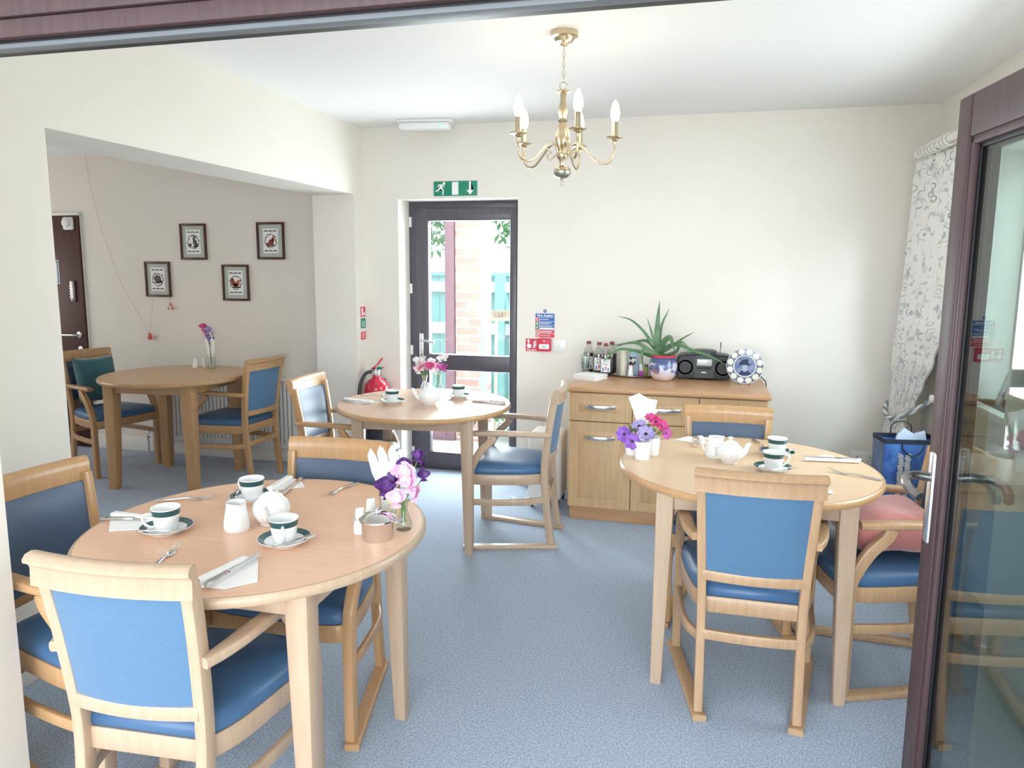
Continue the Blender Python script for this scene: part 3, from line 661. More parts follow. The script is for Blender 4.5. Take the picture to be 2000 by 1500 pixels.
for i in range(5):
    a = math.radians(8 + 72 * i); R = Matrix.Rotation(a, 4, 'Z')
    bm = NB(); tube(bm, cr([(.018, 0, -.478), (.035, 0, -.440), (.065, 0, -.436), (.105, 0, -.472), (.15, 0, -.510), (.19, 0, -.508), (.208, 0, -.475), (.21, 0, -.438)]), .0048, 10, M=R); arm = obj('arm', bm, M_BRASS, t)
    bm = NB(); lathe(bm, [(0, -.44), (.007, -.44), (.008, -.428), (.014, -.424), (.012, -.42), (.032, -.414), (.034, -.410), (.03, -.409), (.012, -.412), (0, -.412)], 24, R @ V((.21, 0, 0))); obj('drip_pan', bm, M_BRASS, arm)
    bm = NB(); lathe(bm, [(0, -.414), (.0125, -.414), (.0125, -.35), (0, -.35)], 20, R @ V((.21, 0, 0))); obj('candle_tube', bm, M_BRASS, arm)
    bm = NB(); lathe(bm, [(0, -.352), (.009, -.35), (.014, -.342), (.0185, -.326), (.0185, -.312), (.014, -.288), (.006, -.270), (0, -.264)], 20, R @ V((.21, 0, 0))); obj('bulb', bm, M_BULB, arm)
for s in (-1, 1):
    bm = NB(); tube(bm, cr([(s * .02, -.01, -.475), (s * .05, -.02, -.50), (s * .058, -.022, -.478), (s * .044, -.02, -.470), (s * .05, -.02, -.462), (s * .062, -.022, -.455)]), .003, 8); obj('scroll', bm, M_BRASS, t)
bm = NB(); box(bm, -6.6, 1.75, -2.6, 1.28, ZC, ZC + .15); struct('ceiling_light_block', bm, M_CEIL)  # unseen roof added to hold back sky light on the camera side
bm = NB(); box(bm, 1.62, 1.75, -2.6, 1.25, 0, ZC); struct('wall_light_block_right', bm, M_WALL)  # this and the next: unseen side walls added to dim that light
bm = NB(); box(bm, -6.6, -6.45, -2.6, 1.35, 0, ZC); struct('wall_light_block_left', bm, M_WALL)
# ------------------------------------------------------------------ tables
def round_table(name, label, c, R, rz, mtop, medge, mleg, legoff=.288, lw=.060):
    t = thing('round_table', label, 'table', (c[0], c[1], 0), rz, 'round dining tables')
    bm = NB(); lathe(bm, [(0, TZ - .026), (R - .012, TZ - .026), (R - .012, TZ), (0, TZ)], 96); obj('tabletop', bm, mtop, t)
    bm = NB(); pr_ = [(R - .0125, TZ - .0268), (R - .006, TZ - .0268), (R - .001, TZ - .021), (R, TZ - .013), (R - .001, TZ - .005), (R - .006, TZ), (R - .0125, TZ - .0003)]
    b2 = NB(); rows = [[b2.verts.new((r * math.cos(2 * pi * i / 96), r * math.sin(2 * pi * i / 96), z)) for i in range(96)] for r, z in pr_]
    for a, b in zip(rows, rows[1:]):
        for i in range(96): b2.faces.new((a[i], a[(i + 1) % 96], b[(i + 1) % 96], b[i]))
    merge(bm, b2); obj('edge_band', bm, medge, t)
    bm = NB(); q = legoff
    for k in range(4):
        box(bm, -q + .024, q - .024, -q - .012, -q + .010, TZ - .092, TZ - .026, .002, M=Matrix.Rotation(k * pi / 2, 4, 'Z'))
    obj('apron', bm, mleg, t)
    for k in range(4):
        bm = NB(); rings = []
        for z, w in ((0, lw - .020), (.3, lw - .010), (TZ - .12, lw), (TZ - .026, lw)):
            o_ = q + .027                                            # outer faces upright, inner faces taper
            rings.append([V((-o_ + a, -o_ + b, z)) for a, b in [(p[0] + w / 2, p[1] + w / 2) for p in rrect(w, w, .006)]])
        loft(bm, rings); bm.transform(Matrix.Rotation(k * pi / 2, 4, 'Z')); obj('leg', bm, mleg, t)
    return t
T1C, T2C, T3C, T4C = (-1.194, 1.785), (.212, 2.847), (-1.431, 3.735), (-3.462, 4.270)
round_table('t', 'round table with pinkish top and pale edge, laid with three teal-banded cups', T1C, .477, math.radians(1), M_TOPR, M_BEECH, M_BEECH, .298)
round_table('t', 'round pale beech table by the sideboard, with pots of purple and pink flowers', T2C, .478, math.radians(2), M_TOPL, M_BEECHD, M_BEECH, .303)
round_table('t', 'round rosy table set for two before the exit door', T3C, .477, math.radians(8), M_TOPM, M_BEECHD, M_BEECH)
round_table('t', 'round table in the next room, bare but for flowers and napkins', T4C, .476, math.radians(5), M_TOPD, M_BEECHD, M_BEECHD, .290, .078)

# ------------------------------------------------------------------ the dining armchairs (facing +Y)
def make_chair(name, wood, runners=True):
    t = thing(name, 'x', 'chair', (0, 0, 0), 0, 'blue upholstered dining armchairs')
    z0 = .022 if runners else 0
    arc = lambda x, half, dip: -dip * (1 - (x / half) ** 2)
    for s in (-1, 1):
        if runners:
            bm = NB(); sweep(bm, [(s * .150, -.262, .011), (s * .252, .226, .011)], rrect(.046, .022, .005)); obj('floor_runner', bm, wood, t)
        bm = NB()
        sweep(bm, cr([(s * .155, -.228, z0), (s * .156, -.205, .20), (s * .158, -.190, .40), (s * .164, -.200, .55), (s * .171, -.220, .70), (s * .176, -.240, .812)]), rrect(.030, .040, .006), up=(0, 1, 0), scales=None); obj('rear_leg', bm, wood, t)
        bm = NB()
        sweep(bm, cr([(s * .238, .195, z0), (s * .238, .195, .22), (s * .238, .193, .40), (s * .239, .178, .46), (s * .238, .135, .535), (s * .234, .085, .585), (s * .231, .068, .618)]), rrect(.034, .040, .007), up=(0, 1, 0), scales=None); obj('front_leg', bm, wood, t)
        bm = NB()
        sweep(bm, cr([(s * .186, -.222, .622), (s * .205, -.16, .626), (s * .222, -.05, .630), (s * .232, .06, .631), (s * .231, .145, .628), (s * .229, .170, .627)]), rrect(.046, .026, .009, 3), up=(0, 0, 1), scales=[(.62 + .38 * min(1, i / 9), 1) for i in range(31)]); obj('armrest', bm, wood, t)
        bm = NB()
        sweep(bm, cr([(s * .156, -.205, .268), (s * .205, -.10, .262), (s * .227, .05, .258), (s * .236, .19, .256)]), rrect(.018, .034, .004), up=(0, 0, 1)); obj('side_stretcher', bm, wood, t)
    bm = NB(); sweep(bm, [(x, -.207 + arc(x, .155, .012), .285) for x in [-.155 + .31 * i / 10 for i in range(11)]], rrect(.018, .034, .004), up=(0, 0, 1)); obj('rear_stretcher', bm, wood, t)
    # seat outline (rear narrow, bulging sides)
    half = cr([(.150, -.185, 0), (.190, -.10, 0), (.216, .02, 0), (.231, .12, 0), (.231, .190, 0), (.214, .222, 0), (.14, .236, 0), (0, .242, 0)], 4)
    out = [(p.x, p.y) for p in half] + [(-p.x, p.y) for p in reversed(half[:-1])]
    cx = (0, .05)
    def ring(k, z, dz=0): return [V((cx[0] + (x - cx[0]) * k, cx[1] + (y - cx[1]) * k, z)) for x, y in out]
    bm = NB(); loft(bm, [ring(1.0, .350), ring(1.012, .354), ring(1.012, .402), ring(1.0, .406)], cap=True); obj('seat_frame', bm, wood, t)
    bm = NB(); loft(bm, [ring(.975, .404), ring(.995, .412), ring(.995, .428), ring(.965, .444), ring(.88, .456), ring(.65, .465), ring(.3, .470), ring(.04, .471)], cap=True); obj('seat_cushion', bm, M_SEATV, t, 60)
    # back
    n = 14
    bm = NB()
    rail = [(-.020, -.022), (.012, -.022), (.012, .018), (.010, .040), (.002, .052), (-.010, .056), (-.026, .052), (-.034, .042), (-.033, .034), (-.022, .028), (-.018, .018)]
    sweep(bm, [(x, -.243 + arc(x, .195, .020), .808) for x in [-.194 + .388 * i / n for i in range(n + 1)]], [(-a, b) for a, b in rail], up=(0, 0, 1), scales=None); obj('top_rail', bm, wood, t)
    bm = NB(); sweep(bm, [(x, -.204 + arc(x, .165, .020), .491) for x in [-.158 + .316 * i / n for i in range(n + 1)]], rrect(.020, .036, .005), up=(0, 0, 1)); obj('cross_rail', bm, wood, t)
    bm = NB(); N, K = 12, 10; fr_, bk_ = [], []
    for j in range(K + 1):
        v = j / K; z = .507 + (.788 - .507) * v; hw = .147 + .018 * v; yc = -.203 - .036 * v ** 1.2
        e = 1 - abs(2 * v - 1) ** 6
        fr_.append([V((hw * (2 * i / N - 1), yc + arc(2 * i / N - 1, 1, .020) + .012 + .010 * e * (1 - abs(2 * i / N - 1) ** 6), z)) for i in range(N + 1)])
        bk_.append([V((hw * (2 * i / N - 1), yc + arc(2 * i / N - 1, 1, .020) - .010 - .005 * e * (1 - abs(2 * i / N - 1) ** 6), z)) for i in range(N + 1)])
    mid = [[p.lerp(q, .6) for p, q in zip(a, b)] for a, b in zip(fr_, bk_)]
    loft(bm, [a + list(reversed(b)) for a, b in zip(fr_, mid)]); obj('back_pad', bm, M_VINYL, t, 60)
    bm = NB(); loft(bm, [a + list(reversed(b)) for a, b in zip(mid, bk_)]); obj('outer_back_panel', bm, M_FABRIC, t, 60)
    return t
CH = make_chair('dining_armchair', M_BEECH); CD = make_chair('dining_armchair', M_BEECHD); CN = make_chair('dining_armchair', M_BEECHD, False); CM = make_chair('dining_armchair', M_BEECHM)
rad = math.radians
G = 'blue upholstered dining armchairs'
def face(deg): return rad(deg - 90)             # heading of the sitter, 90 = away from the camera
place(CH, (-1.214, 1.497, 0), face(93.5), 'pale wood armchair nearest the viewer, its bright blue back turned to us', G)
place(CD, (-1.702, 1.722, 0), face(-5), 'blue armchair half hidden by the front doorway edge, left of the pinkish table', G)
place(CD, (-1.232, 2.112, 0), face(-88.8), 'blue armchair on the far side of the pinkish table, facing us over it', G)
place(CM, (.217, 2.580, 0), face(90), 'pale wood armchair with its blue back to us at the table by the sideboard', G)
place(CD, (.168, 3.170, 0), face(-89), 'blue armchair between the pale table and the sideboard drawers', G)
place(CM, (.705, 2.850, 0), face(189), 'armchair holding a pink cushion, partly behind the open glass door', G)
place(CD, (-1.90, 3.748, 0), face(1), 'blue armchair on the extinguisher side of the table before the exit door', G)
place(CH, (-.938, 3.815, 0), face(184), 'armchair beside the sideboard, pulled up to the table before the exit door', G)
place(CN, (-4.150, 4.40, 0), face(-15), 'armchair with a teal cushion beside the mahogany door in the next room', G)
place(CN, (-3.110, 4.45, 0), face(175), 'armchair without cushion at the table in the next room, near the pier', G)

def pillow(name, label, m, w, h, th, M, seam=True):
    b2 = NB(); n = 16; top, bot = [], []
    for j in range(n + 1):
        a, b = [], []
        for i in range(n + 1):
            u, v = 2 * i / n - 1, 2 * j / n - 1
            k = ((1 - u ** 4) * (1 - v ** 4)) ** .5; pin = 1 - .07 * (1 - u * u) * (v * v) ; pin2 = 1 - .07 * (1 - v * v) * (u * u)
            wob = .006 * math.sin(5 * u + 2 * v) * k
            a.append(b2.verts.new((u * w / 2 * pin2, v * h / 2 * pin, th / 2 * k + wob)))
            b.append(a[-1] if i in (0, n) or j in (0, n) else b2.verts.new((u * w / 2 * pin2, v * h / 2 * pin, -th / 2 * k + wob)))
        top.append(a); bot.append(b)
    for g, fl in ((top, 1), (bot, 0)):
        for j in range(n):
            for i in range(n):
                q = (g[j][i], g[j][i + 1], g[j + 1][i + 1], g[j + 1][i])
                b2.faces.new(q if fl else q[::-1])
    o = obj(name, b2, m, None, 80); o.matrix_world = M; return tag(o, label, 'cushion')
pillow('cushion', 'teal velvet cushion propped in the armchair by the mahogany door', M_TEALCUSH, .31, .34, .13, Matrix.Translation((-4.262, 4.421, .652)) @ Matrix.Rotation(rad(-13), 4, 'Z') @ Matrix.Rotation(rad(80), 4, 'Y') @ Matrix.Rotation(pi / 2, 4, 'Z'))
pillow('cushion', 'dusty pink velvet cushion lying on the armchair seat behind the glass door', M_PINKCUSH, .34, .36, .15, Matrix.Translation((.703, 2.850, .562)) @ Matrix.Rotation(rad(189), 4, 'Z') @ Matrix.Rotation(rad(2), 4, 'Y'))

# ------------------------------------------------------------------ tableware
def make_cup():
    t = thing('teacup', 'x', 'cup', (0, 0, 0), 0, 'white teacups with a teal band'); prof = [(0, .003), (.022, .003), (.023, 0), (.026, 0), (.027, .004), (.033, .022), (.036, .045), (.037, .055)]
    pin = [(.0395, .066), (.0385, .0665), (.0355, .055), (.0345, .045), (.031, .022), (.024, .006), (0, .0055)]
    bm = NB(); lathe(bm, prof + pin, 32); obj('bowl', bm, M_CHINA, t)
    bm = NB(); b2 = NB(); rows = [[b2.verts.new((r * math.cos(2 * pi * i / 32), r * math.sin(2 * pi * i / 32), z)) for i in range(32)] for r, z in ((.0364, .047), (.0373, .050), (.0383, .058), (.0392, .0632))]
    for a, b in zip(rows, rows[1:]):
        for i in range(32): b2.faces.new((a[i], a[(i + 1) % 32], b[(i + 1) % 32], b[i]))
    merge(bm, b2); obj('band', bm, M_TEAL, t)
    bm = NB(); tube(bm, cr([(.035, 0, .052), (.050, 0, .055), (.060, 0, .046), (.056, 0, .03), (.044, 0, .018), (.033, 0, .014)]), .0038, 8, scales=None); obj('handle', bm, M_CHINA, t); return t
def make_saucer():
    t = thing('saucer', 'x', 'saucer', (0, 0, 0), 0, 'white saucers with a teal rim')
    bm = NB(); lathe(bm, [(0, .002), (.036, .002), (.038, 0), (.041, 0), (.044, .004), (.060, .011), (.070, .017), (.0705, .0185), (.069, .019), (.058, .0135), (.042, .007), (.026, .006), (.025, .0045), (0, .0045)], 40); obj('plate', bm, M_CHINA, t)
    b2 = NB(); rows = [[b2.verts.new((r * math.cos(2 * pi * i / 40), r * math.sin(2 * pi * i / 40), z)) for i in range(40)] for r, z in ((.0525, .0116), (.058, .0142), (.064, .0172), (.0685, .0193))]
    for a, b in zip(rows, rows[1:]):
        for i in range(40): b2.faces.new((a[i], a[(i + 1) % 40], b[(i + 1) % 40], b[i]))
    obj('rim_band', b2, M_TEAL, t); return t
def blade(bm, pts, M=None):
    """pts=(x along, half width, thickness, z)"""
    rings = [[V((x, w, z)), V((x, w * .6, z + h)), V((x, -w * .6, z + h)), V((x, -w, z)), V((x, 0, z - h * .3))] for x, w, h, z in pts]; b2 = NB(); loft(b2, rings); return merge(bm, b2, M)
HANDLE = [(0, .004, .0015, .003), (.004, .0075, .003, .002), (.02, .0085, .0035, .002), (.06, .006, .0035, .004), (.09, .004, .0032, .006), (.105, .0033, .003, .006)]
def make_fork():
    t = thing('fork', 'x', 'fork', (0, 0, 0), 0, 'steel forks')
    bm = NB(); blade(bm, HANDLE); obj('handle', bm, M_STEEL, t)
    bm = NB(); blade(bm, [(.103, .0033, .003, .006), (.118, .007, .002, .004), (.13, .0115, .0016, .0025), (.142, .012, .0015, .003), (.146, .0118, .0015, .0035)])
    for k in range(4):
        y = -.009 + .006 * k; sweep(bm, [(.144, y, .0042), (.158, y, .006), (.172, y, .010), (.188, y * .97, .017)], rrect(.0032, .0014, .0005, 1), scales=[1, 1, .8, .45])
    obj('tines', bm, M_STEEL, t); return t
def make_knife():
    t = thing('knife', 'x', 'knife', (0, 0, 0), 0, 'steel table knives')
    bm = NB(); blade(bm, [(0, .004, .002, .002), (.004, .0085, .004, .002), (.03, .009, .0045, .002), (.07, .0065, .0045, .002), (.092, .0075, .005, .002), (.096, .0055, .004, .002)]); obj('handle', bm, M_STEEL, t)
    bm = NB(); blade(bm, [(.095, .0055, .003, .003), (.10, .008, .0014, .003), (.16, .0095, .0012, .003), (.195, .0095, .0011, .003), (.208, .006, .001, .003), (.213, .0015, .0008, .003)]); obj('blade', bm, M_CHROME, t); return t
def make_spoon():
    t = thing('teaspoon', 'x', 'spoon', (0, 0, 0), 0, 'teaspoons resting on saucers')
    bm = NB(); blade(bm, [(0, .003, .0012, .003), (.003, .005, .002, .003), (.015, .0055, .002, .003), (.05, .003, .002, .003), (.08, .0022, .002, .003), (.086, .003, .0018, .003)]); obj('handle', bm, M_STEEL, t)
    bm = NB(); blade(bm, [(.084, .0028, .0018, .003), (.092, .009, .001, .002), (.103, .0125, .0008, .001), (.115, .0115, .0008, .0015), (.124, .006, .001, .003), (.127, .001, .001, .0035)]); obj('bowl', bm, M_STEEL, t); return t
CUP, SAUC, FORK, KNIFE, SPOON = make_cup(), make_saucer(), make_fork(), make_knife(), make_spoon()
def cupset(x, y, handle, spoon, where, z=TZ):
    place(SAUC, (x, y, z), 0, 'teal-rimmed saucer ' + where); place(CUP, (x, y, z + .0064), rad(handle), 'teal-banded white teacup ' + where)
    if spoon is not None:
        f, g = rad(spoon), rad(spoon + 90)
        place(SPOON, (x + .048 * math.cos(f) - .062 * math.cos(g), y + .048 * math.sin(f) - .062 * math.sin(g), z + .0185), g, 'teaspoon on the saucer ' + where)
cupset(-1.415, 1.675, -128, -72, 'at the end of the pinkish table near the doorway edge')
cupset(-1.050, 1.682, -62, -30, 'in front of the white teapot on the pinkish table')
cupset(-1.348, 1.985, 165, -150, 'behind the teapot on the pinkish table')
cupset(.303, 2.790, 18, -55, 'nearest the blue chair back on the pale table')
cupset(.340, 3.030, 60, -20, 'farther from us on the pale table by the sideboard')
cupset(-1.592, 3.668, 170, None, 'on the extinguisher side of the table before the exit door')
cupset(-1.295, 3.925, 80, None, 'on the sideboard side of the table before the exit door')

def napkin(pts, fold, label):
    t = thing('paper_napkin', label, 'napkin', (0, 0, TZ + .001), 0, 'white paper napkins under knives')
    bm = NB(); prism(bm, pts, .0025); obj('sheet', bm, M_PAPER, t, 0)
    bm = NB(); a, b = V((*fold[0], .006)), V((*fold[1], .006)); sweep(bm, [a, a.lerp(b, .5), b], rrect(fold[2], .010, .0045, 3)); obj('rolled_edge', bm, M_PAPER, t); return t
def ccw(p): return p if sum(p[i][0] * p[(i + 1) % len(p)][1] - p[(i + 1) % len(p)][0] * p[i][1] for i in range(len(p))) > 0 else p[::-1]
def cut(proto, a, b, label, z=TZ, group=None):
    """lay a piece with its handle end at a, pointing to b"""
    return place(proto, (a[0], a[1], z), math.atan2(b[1] - a[1], b[0] - a[0]), label, group)
napkin(ccw([(-1.118, 1.385), (-1.03, 1.39), (-.978, 1.446), (-1.052, 1.562), (-1.092, 1.56)]), ((-1.108, 1.392), (-1.078, 1.552), .030), 'white napkin under a knife beside the nearest blue chair back')
cut(KNIFE, (-1.070, 1.362), (-1.054, 1.574), 'steel knife on the napkin beside the nearest blue chair back', TZ + .012)
napkin(ccw([(-1.570, 1.632), (-1.500, 1.665), (-1.500, 1.745), (-1.672, 1.750)]), ((-1.660, 1.748), (-1.505, 1.742), .026), 'white napkin at the end of the pinkish table near the doorway edge')
cut(KNIFE, (-1.662, 1.702), (-1.46, 1.752), 'steel knife on the napkin near the doorway edge', TZ + .0045)
napkin(ccw([(-1.362, 2.235), (-1.300, 2.205), (-1.258, 2.150), (-1.330, 2.085), (-1.352, 2.095)]), ((-1.362, 2.23), (-1.352, 2.095), .026), 'white napkin before the far chair of the pinkish table')
cut(KNIFE, (-1.318, 2.245), (-1.281, 2.04), 'steel knife on the napkin before the far chair of the pinkish table', TZ + .0045)
cut(FORK, (-1.640, 1.895), (-1.495, 1.957), 'fork behind the cup at the end of the pinkish table')
cut(FORK, (-1.262, 1.405), (-1.304, 1.582), 'fork pointing away beside the nearest blue chair back')
cut(FORK, (-1.105, 2.245), (-1.144, 2.075), 'fork by the napkin glass, before the far chair of the pinkish table')
napkin(ccw([(-.062, 3.185), (-.012, 3.272), (.048, 3.262), (.060, 3.145), (.02, 3.16)]), ((.044, 3.262), (.058, 3.15), .024), 'white napkin before the armchair at the sideboard drawers')
cut(KNIFE, (.026, 3.285), (.022, 3.08), 'steel knife on the napkin before the armchair at the sideboard drawers', TZ + .0045)
cut(FORK, (.268, 3.290), (.301, 3.15), 'fork beside the two cups, toward the sideboard')
napkin(ccw([(.432, 2.972), (.640, 2.990), (.530, 3.085)]), ((.436, 2.974), (.640, 2.993), .022), 'white napkin before the armchair with the pink cushion')
cut(KNIFE, (.652, 3.026), (.50, 3.024), 'steel knife on the napkin before the armchair with the pink cushion', TZ + .0045)
cut(FORK, (.668, 2.752), (.510, 2.830), 'fork before the armchair with the pink cushion')
napkin(ccw([(.365, 2.495), (.470, 2.545), (.462, 2.600), (.352, 2.57)]), ((.37, 2.50), (.462, 2.545), .022), 'white napkin peeping out behind the blue chair back at the pale table')
napkin(ccw([(-1.895, 3.662), (-1.848, 3.715), (-1.665, 3.640), (-1.76, 3.585)]), ((-1.886, 3.690), (-1.690, 3.640), .024), 'white napkin on the extinguisher side of the table before the exit door')
cut(KNIFE, (-1.888, 3.640), (-1.70, 3.600), 'steel knife on the napkin on the extinguisher side of the rosy table', TZ + .0045)
cut(FORK, (-1.868, 3.845), (-1.72, 3.866), 'fork behind the cup on the extinguisher side of the rosy table')
napkin(ccw([(-1.190, 3.850), (-1.073, 3.915), (-.985, 3.815), (-1.03, 3.79)]), ((-1.19, 3.838), (-.99, 3.808), .022), 'white napkin on the sideboard side of the table before the exit door')
cut(KNIFE, (-.978, 3.800), (-1.18, 3.825), 'steel knife on the napkin on the sideboard side of the rosy table', TZ + .012)
cut(FORK, (-1.022, 3.592), (-1.21, 3.680), 'fork on the near edge of the rosy table, toward the sideboard')

def teapot(loc, rz, label, k=1.0):
    t = thing('teapot', label, 'teapot', loc, rz, 'white china teapots')
    bm = NB(); lathe(bm, [(r * k, z * k) for r, z in [(0, .002), (.030, 0), (.033, .001), (.033, .005), (.044, .016), (.053, .035), (.054, .05), (.047, .068), (.034, .078), (.031, .080), (.029, .079), (0, .079)]], 36); obj('body', bm, M_CHINA, t)
    bm = NB(); lathe(bm, [(r * k, z * k) for r, z in [(0, .079), (.032, .0795), (.0335, .082), (.028, .087), (.015, .093), (.006, .095), (.005, .098), (.010, .103), (.010, .108), (.005, .111), (0, .1115)]], 28); obj('lid', bm, M_CHINA, t)
    bm = NB(); tube(bm, [p * k for p in cr([(.040, 0, .028), (.060, 0, .038), (.072, 0, .056), (.080, 0, .072), (.088, 0, .078)])], .0085 * k, 12, scales=[1.9 - 1.1 * (i / 24) ** .6 for i in range(25)]); obj('spout', bm, M_CHINA, t)
    bm = NB(); tube(bm, [p * k for p in cr([(-.044, 0, .066), (-.066, 0, .072), (-.082, 0, .060), (-.080, 0, .038), (-.064, 0, .022), (-.046, 0, .022)])], .0048 * k, 10); obj('handle', bm, M_CHINA, t); return t
def jug(loc, rz, label, handle):
    t = thing('milk_jug', label, 'jug', loc, rz, 'white milk jugs')
    b2 = NB(); rows = []
    for r, z, sp in ((.001, .001, 0), (.034, 0, 0), (.036, .003, 0), (.0365, .015, 0), (.033, .04, 0), (.0285, .062, .1), (.027, .074, .28), (.0275, .082, .45), (.0262, .082, .45), (.025, .070, .2), (.030, .03, 0), (.001, .008, 0)):
        rows.append([V((r * math.cos(a) * (1 + sp * max(0, math.cos(a)) ** 6), r * math.sin(a), z)) for a in [2 * pi * i / 32 for i in range(32)]])
    loft(b2, rows); obj('body', b2, M_CHINA, t)
    if handle:
        bm = NB(); tube(bm, cr([(-.026, 0, .072), (-.044, 0, .075), (-.054, 0, .058), (-.048, 0, .034), (-.033, 0, .022)]), .0042, 10); obj('handle', bm, M_CHINA, t)
    return t
teapot((-1.172, 1.815, TZ), rad(-72), 'round white teapot with its spout to us, beside the handleless jug')
jug((-1.237, 1.742, TZ), rad(-40), 'plain white milk jug without handle beside the teapot on the pinkish table', False)
teapot((.152, 2.872, TZ), rad(22), 'white teapot in the middle of the pale table, spout toward the cups', .92)
jug((.098, 2.945, TZ), rad(25), 'white handled milk jug behind the teapot on the pale table', True)
teapot((-1.388, 3.695, TZ), rad(194), 'white teapot before the flower vases on the table by the exit door', 1.08)

def shaker(loc, label, n=3):
    t = thing('salt_shaker' if n < 4 else 'pepper_shaker', label, 'shaker', loc, 0, 'white salt and pepper shakers')
    bm = NB(); lathe(bm, [(0, 0), (.0185, 0), (.020, .004), (.019, .02), (.0145, .045), (.013, .056), (.0135, .064), (.011, .0705), (.005, .0725), (0, .073)], 24); obj('body', bm, M_CHINA, t)
    bm = NB()
    for k in range(n): lathe(bm, [(0, .072), (.0012, .0725), (0, .0735)], 6, (.004 * math.cos(k * 2 * pi / n), .004 * math.sin(k * 2 * pi / n), 0))
    obj('hole', bm, M_DKGREY, t); return t
shaker((-.890, 1.812, TZ), 'white shaker right behind the steel sugar pot')
shaker((-.896, 1.896, TZ), 'white shaker behind the other shaker, beside the napkin glass', 5)
shaker((-3.530, 4.575, TZ), 'white shaker in front of its pair on the table in the next room')
shaker((-3.488, 4.618, TZ), 'white shaker next to the flower vase in the next room', 5)

t = thing('sugar_pot', 'lidded brushed steel sugar pot near the edge of the pinkish table', 'pot', (-.824, 1.782, TZ), rad(10)); t.scale = (1.08, 1.08, 1.05)
bm = NB(); lathe(bm, [(0, .001), (.037, 0), (.039, .003), (.041, .046), (.044, .050), (.044, .052), (0, .052)], 40); obj('body', bm, M_CHROME, t)
bm = NB(); lathe(bm, [(0, .052), (.0465, .052), (.0465, .056), (.043, .058), (.038, .064), (.024, .070), (.010, .072), (0, .072)], 40); lid = obj('lid', bm, M_STEEL, t)
bm = NB(); lathe(bm, [(0, .071), (.005, .072), (.005, .077), (.0095, .080), (.0095, .083), (.006, .085), (0, .085)], 20); obj('knob', bm, M_STEEL, lid)
for s in (-1, 1):
    bm = NB(); prism(bm, ell(s * .052, 0, .013, .016), .0016, Matrix.Translation((0, 0, .05))); obj('handle', bm, M_CHROME, t)

# flowers
def petal(bm, M, w, l, curl, ruf, r):
    n, m = 4, 4; g = []
    for j in range(m + 1):
        v = j / m; row = []
        for i in range(n + 1):
            u = 2 * i / n - 1; hw = w * math.sin(pi * (.12 + .78 * v)) ** .8
            row.append(bm.verts.new(M @ V((u * hw, l * v * (1 - .15 * u * u * v), curl * v * v * l + .35 * hw * u * u + ruf * math.sin(6 * u + 3 * v + r) * v))))
        g.append(row)
    for j in range(m):
        for i in range(n): bm.faces.new((g[j][i], g[j][i + 1], g[j + 1][i + 1], g[j + 1][i]))
def sweetpea(p, s, az, r):
    bm = NB(); B = Matrix.Translation(p) @ Matrix.Rotation(az, 4, 'Z')
    petal(bm, B @ Matrix.Rotation(rad(75), 4, 'X'), s * .8, s, -.15, s * .10, r.random() * 6)
    for q in (-1, 1): petal(bm, B @ Matrix.Translation((0, -s * .08, 0)) @ Matrix.Rotation(q * .5, 4, 'Y') @ Matrix.Rotation(rad(55), 4, 'X') @ Matrix.Rotation(q * .7, 4, 'Z'), s * .5, s * .8, .3, s * .08, r.random() * 6)
    petal(bm, B @ Matrix.Translation((0, -s * .12, 0)) @ Matrix.Rotation(rad(20), 4, 'X'), s * .3, s * .45, .8, s * .04, r.random() * 6)
    petal(bm, B @ Matrix.Rotation(rad(200), 4, 'X'), s * .45, s * .5, .2, s * .05, 1)
    bmesh.ops.recalc_face_normals(bm, faces=list(bm.faces)); return bm
def vase(loc, label, kind='bud', k=1.0, m=None):
    t = thing('bud_vase', label, 'vase', loc, 0, 'small glass flower vases')
    bm = NB(); P = [(0, 0), (.021, 0), (.025, .006), (.024, .022), (.013, .052), (.011, .066), (.015, .082), (.018, .092), (.0165, .092), (.0135, .082), (.0095, .066), (.0115, .052), (.022, .022), (.020, .010), (0, .009)] if kind == 'bud' else [(0, 0), (.014, 0), (.017, .004), (.018, .12), (.0165, .12), (.0155, .008), (0, .008)]
    lathe(bm, [(a * k, b * k) for a, b in P], 24); obj('vase', bm, m or M_GLASS, t); return t
def bouquet(t, base, fl, seed, neck=.072):
    r = random.Random(seed); bm = NB()
    for dx, dy, dz, s, m, az in fl: tube(bm, cr([(r.uniform(-.006, .006), r.uniform(-.006, .006), base), (r.uniform(-.005, .005), r.uniform(-.004, .004), neck), (dx * .5, dy * .5, max(neck + .004, neck + (dz - neck) * .55)), (dx, dy, dz)], 4), .0013, 6)
    obj('stem', bm, M_STEM, t); 
    for dx, dy, dz, s, m, az in fl: obj('flower', sweetpea(V((dx, dy, dz)), s, rad(az), r), m, t, 70)
t = thing('sweet_pea_bunch', 'bunch of dark purple and pale pink sweet peas on the pinkish table', 'flowers', (-.782, 1.868, TZ))
bouquet(t, .02, [(-.050, -.01, .112, .042, M_PURP, 20), (-.028, .0, .138, .034, M_PURP, -30), (-.058, .01, .090, .030, M_PURP, 60), (.0, .0, .150, .048, M_PINK, 10), (.018, -.01, .128, .044, M_PINK, -20), (-.012, -.025, .085, .040, M_PINK, 5), (.040, -.01, .100, .036, M_PINK, -40), (-.005, .02, .175, .030, M_PURP, 30), (.038, .02, .205, .028, M_PURP, -10), (.052, .02, .180, .026, M_PURP, -60), (.055, .015, .150, .026, M_PURP, 40), (-.032, .005, .066, .032, M_YEL, -10)], 1)
vase((-.782, 1.868, TZ), 'clear bud vase beside the steel sugar pot')
t = thing('sweet_pea_bunch', 'bunch of pink and white sweet peas in the narrow milky vase before the exit door', 'flowers', (-1.562, 4.085, TZ))
